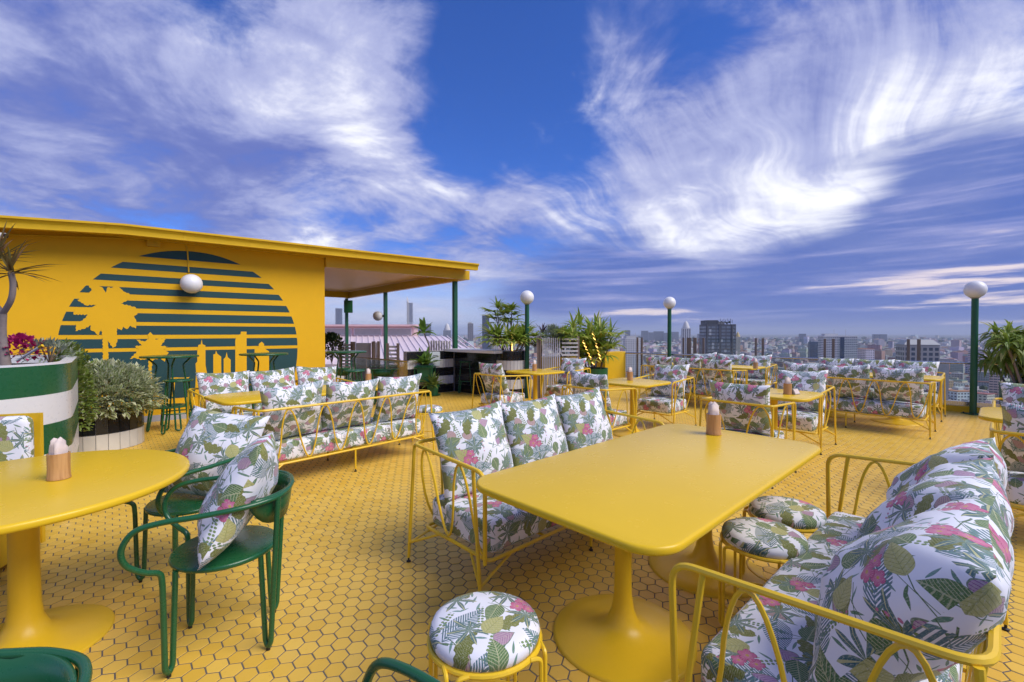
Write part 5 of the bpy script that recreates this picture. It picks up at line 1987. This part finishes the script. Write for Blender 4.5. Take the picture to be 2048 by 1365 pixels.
# potted plumeria on its stand, with the pot plant beside it
p = on_z(847, 792)
o = thing('plumeria', 'tall thin plumeria with paddle leaves in a square green pot on a metal stand', 'potted plant', (p.x, p.y + .2, 0))
mb = MB()
for a, c in ((-.20, -.20), (.20, -.20), (.20, .20), (-.20, .20)): mb.beam((a, c, 0), (a, c, .66), .022, .022)
for a, c, e, f in ((-.2, -.2, .2, -.2), (.2, -.2, .2, .2), (.2, .2, -.2, .2), (-.2, .2, -.2, -.2)): mb.beam((a, c, .652), (e, f, .652), .02, .022)
mb.build('stand', M['green'], o, 0)
mb = MB(); mb.add([(-.14, -.14, .30), (.14, -.14, .30), (.14, .14, .30), (-.14, .14, .30), (-.17, -.17, .70), (.17, -.17, .70), (.17, .17, .70), (-.17, .17, .70)], [(0, 3, 2, 1), (0, 1, 5, 4), (1, 2, 6, 5), (2, 3, 7, 6), (3, 0, 4, 7)]); mb.build('pot', M['green_pot'], o, 0)
mb = MB(); mb.box(0, 0, .67, .31, .31, .02); mb.build('soil', M['soil'], o, 0)
trunk = smoothpath([(.05, 0, .66), (.09, 0, .95), (.10, .01, 1.12), (.02, 0, 1.33), (-.03, 0, 1.46)], 5)
mb = MB(); mb.tube(trunk, [.022 - .008 * i / len(trunk) for i in range(len(trunk))], 8); mb.build('trunk', M['bark'], o)
for k in range(24):
    mb = MB(); blade(mb, (-.03, 0, 1.44 + rnd.uniform(-.02, .03)), rdir(rnd, -5, 88), rnd.uniform(.26, .40), .105, rnd.uniform(.3, .8), 5, 'leaf', .2, rnd); mb.build('leaf', M['broad_leaf'], o, 60)
for k in range(30):
    mb = MB(); blade(mb, (rnd.uniform(-.08, .08), rnd.uniform(-.08, .08), .70), rdir(rnd, 8, 85), rnd.uniform(.28, .46), .11, rnd.uniform(.3, .8), 5, 'leaf', .2, rnd); mb.build('leaf', M['broad_leaf'], o, 60)
p = on_z(865, 792)
o = thing('pot_plant', 'small round green pot with a lime leafed plant on a saucer by the bar', 'potted plant', (p.x, p.y + .05, 0))
mb = MB(); mb.lathe([(.105, .02), (.14, .22), (.15, .22), (.15, .25), (.135, .25), (.13, .2)], 24); mb.build('pot', M['green_pot'], o)
mb = MB(); mb.lathe([(.12, 0), (.17, .012), (.18, .03), (.165, .03), (.14, .018)], 24); mb.build('saucer', M['green_pot'], o)
mb = MB(); mb.lathe([(.001, .21), (.13, .21)], 16, (0, 0, 0), False, False); mb.build('soil', M['soil'], o)
for k in range(46):
    mb = MB(); blade(mb, (rnd.uniform(-.08, .08), rnd.uniform(-.08, .08), .21), rdir(rnd, 15, 88), rnd.uniform(.2, .42), .075, rnd.uniform(.5, 1.3), 5, 'leaf', .2, rnd); mb.build('leaf', M['lime_leaf'], o, 60)

# leafy tub at the kerb
o = thing('leafy_tub', 'wide green tub with drooping strap leaved dracaenas by the kerb', 'potted plant', (8.98, 7.75, 0))
mb = MB(); mb.lathe([(.42, 0), (.45, .02), (.46, .52), (.47, .56), (.44, .56), (.43, .5)], 40); mb.build('tub', M['green_pot'], o)
mb = MB(); mb.lathe([(.001, .51), (.43, .51)], 24, (0, 0, 0), False, False); mb.build('soil', M['soil'], o)
mbS, mbL = MB(), MB()
for k in range(34):
    a = rnd.uniform(0, 2 * pi); rr = .36 * sqrt(rnd.random()); h_ = rnd.uniform(.25, .95)
    b0 = Vector((rr * cos(a), rr * sin(a), .5)); tp = b0 + Vector((cos(a) * .42 * h_ * rr / .3, sin(a) * .42 * h_ * rr / .3, h_))
    mbS.tube(smoothpath([b0, b0.lerp(tp, .5) + Vector((0, 0, .03)), tp], 3), .018, 6)
    rosette(mbL, tp, 38, .38, .058, -40, 80, 2.2, rnd, 'strap', 5)
mbS.build('stem', M['bark'], o); mbL.build('foliage', M['strap_leaf'], o, 0)

# ------------------------------------------------------------------ striped planter cart
CU = Vector((cos(AZ(42)), sin(AZ(42)), 0)); CV = Vector((-CU.y, CU.x, 0))
cc0 = Vector((-4.05, 3.32, 0))
o = thing('planter_cart', 'big rounded planter cart in green and white stripes on castors', 'planter')
R_ = .60
Lc, Dc = 1.8, 1.15


def cart_outline(g):
    pts = []
    for (a, c_, a0) in ((0, 0, -90), (0, Dc, 0), (-Lc, Dc, 90), (-Lc, 0, 180)):
        for j in range(11):
            an = radians(a0 + 9 * j)
            q = cc0 + CU * (a + (R_ - g) * cos(an)) + CV * (c_ + (R_ - g) * sin(an))
            pts.append((q.x, q.y))
    return pts


out = cart_outline(0)
zb = [.10, .32, .54, .76, .98, 1.20]
for i in range(5):
    mb = MB(); n = len(out)
    vs = [(x, y, zb[i]) for x, y in out] + [(x, y, zb[i + 1]) for x, y in out]
    fs = [(k, (k + 1) % n, n + (k + 1) % n, n + k) for k in range(n)]
    if i == 0: fs.append(tuple(range(n - 1, -1, -1)))
    mb.add(vs, fs)
    mb.build('stripe_panel', M['green'] if i % 2 == 0 else M['white'], o, 30)
mb = MB(); inn = cart_outline(.07); in2 = cart_outline(.09)
vs = [(x, y, 1.20) for x, y in out] + [(x, y, 1.212) for x, y in inn] + [(x, y, 1.10) for x, y in in2]
n = len(out)
mb.add(vs, [(j * n + k, j * n + (k + 1) % n, (j + 1) * n + (k + 1) % n, (j + 1) * n + k) for j in (0, 1) for k in range(n)]); mb.build('rim', M['white'], o, 30)
mb = MB(); mb.add([(x, y, 1.13) for x, y in in2], [tuple(range(n))]); mb.build('soil', M['soil'], o, 0)
for du, dv in ((.555, -.28), (.3, 1.4), (-1.9, -.3), (-1.9, 1.4)):
    q = cc0 + CU * du + CV * dv
    mb = MB(); mb.tube([(q.x - .018, q.y + .01, .055), (q.x + .018, q.y - .01, .055)], .055, 18); wv = mb.build('castor', M['dark'], o)
    mb = MB(); mb.tube([(q.x - .021, q.y + .012, .055), (q.x + .021, q.y - .012, .055)], .034, 14); mb.build('hub', M['steel'], wv)
o = thing('dragon_tree', 'bare grey dragon tree with tufts of thin reddish leaves in the striped cart', 'tree')
tb = at_y(10, 712, 4.05); tb.z = 1.15
t1_ = at_y(22, 545, 4.0); t2_ = at_y(-8, 520, 4.1)
fork = at_y(6, 628, 4.03)
mb = MB()
mb.tube(smoothpath([tb, at_y(4, 670, 4.04), fork], 5), [.042, .039, .036, .034, .032, .031, .030, .029, .028, .027, .027], 12)
mb.tube(smoothpath([fork, at_y(22, 600, 4.0), at_y(26, 570, 4.0), t1_], 5), .022, 10)
mb.tube(smoothpath([fork, at_y(-14, 600, 4.1), at_y(-12, 560, 4.1), t2_], 5), .022, 10)
mb.build('trunk', M['bark'], o)
mb = MB(); rosette(mb, t1_, 34, .36, .024, -15, 80, .35, rnd); rosette(mb, t2_, 34, .36, .024, -15, 80, .35, rnd); mb.build('foliage', M['dragon_leaf'], o, 0)
o = thing('bougainvillea', 'magenta bougainvillea blooms and silvery sprigs on the striped cart', 'flowers')
q = at_y(42, 704, 4.2)
shrub(o, (q.x, q.y, 1.27), .17, .17, .14, 260, .05, .035, 'magenta', rnd, 'leaf', False, 'foliage')
shrub(o, (q.x + .16, q.y + .1, 1.24), .20, .2, .11, 220, .07, .02, 'silver_leaf', rnd, 'leaf', True)
a, c = at_y(34, 722, 4.0), at_y(85, 691, 3.95)
mb = MB(); mb.tube([a, a.lerp(c, .86)], .010, 8); o = mb.build('marker_stick', M['white']); tag(o, 'white stick with a yellow tip leaning out of the cart', 'stick')
mb = MB(); mb.tube([a.lerp(c, .861), c], .0105, 8); mb.build('tip', M['trim_yellow'], o)

# shrub planter behind the cart
q = on_z(168, 905)
o = thing('shrub_planter', 'round black and white tiled planter with a bushy variegated shrub', 'planter', (q.x - .12, q.y + .30, 0))
tiled_drum(o, .47, ['white_tile', 'black_tile'], .215, 26)
mb = MB(); mb.lathe([(.001, .38), (.41, .38)], 24, (0, 0, 0), False, False); mb.build('soil', M['soil'], o)
shrub(o, (.20, -.04, .64), .52, .46, .40, 4000, .10, .042, 'varieg_leaf', rnd, 'leaf', True)
o = thing('climber', 'light green leafy climber behind the rounded end of the striped cart', 'plant', (at_y(140, 780, 4.75).x, 4.75, 0))
shrub(o, (0, 0, .72), .15, .24, .62, 1300, .06, .04, 'lime_leaf', rnd, 'leaf', True)
mb = MB(); mb.tube([(0, 0, 0), (.02, 0, .5)], .015, 6); mb.build('stem', M['stem'], o)

# yellow banquette at the round table
o = thing('banquette', 'yellow boxed bench with a leaf print backrest behind the round table', 'bench', (-3.02, 2.70, 0), AZ(17))
mb = MB(); mb.slab([(x - .31, y) for x, y in rrect(.62, .60, .03, 4)], .05, .36, .01, 1); mb.build('base', M['trim_yellow'], o, 30)
mb = MB(); mb.box(-.31, .315, .48, .62, .03, .86); mb.build('back_panel', M['trim_yellow'], o, 0)
link('seat_cushion', cushion_mesh(.58, .53, .10, (1.2, .3)), o, (-.32, -.01, .362))
link('back_cushion', cushion_mesh(.60, .46, .09, (2.2, 1.3)), o, (-.318, .298, .675), (pi / 2, 0, 0))
for x, y in ((-.05, -.25), (-.05, .25), (-.57, -.25), (-.57, .25)):
    mb = MB(); mb.lathe([(.022, 0), (.026, .05)], 10, (x, y, 0)); mb.build('foot', M['steel'], o)
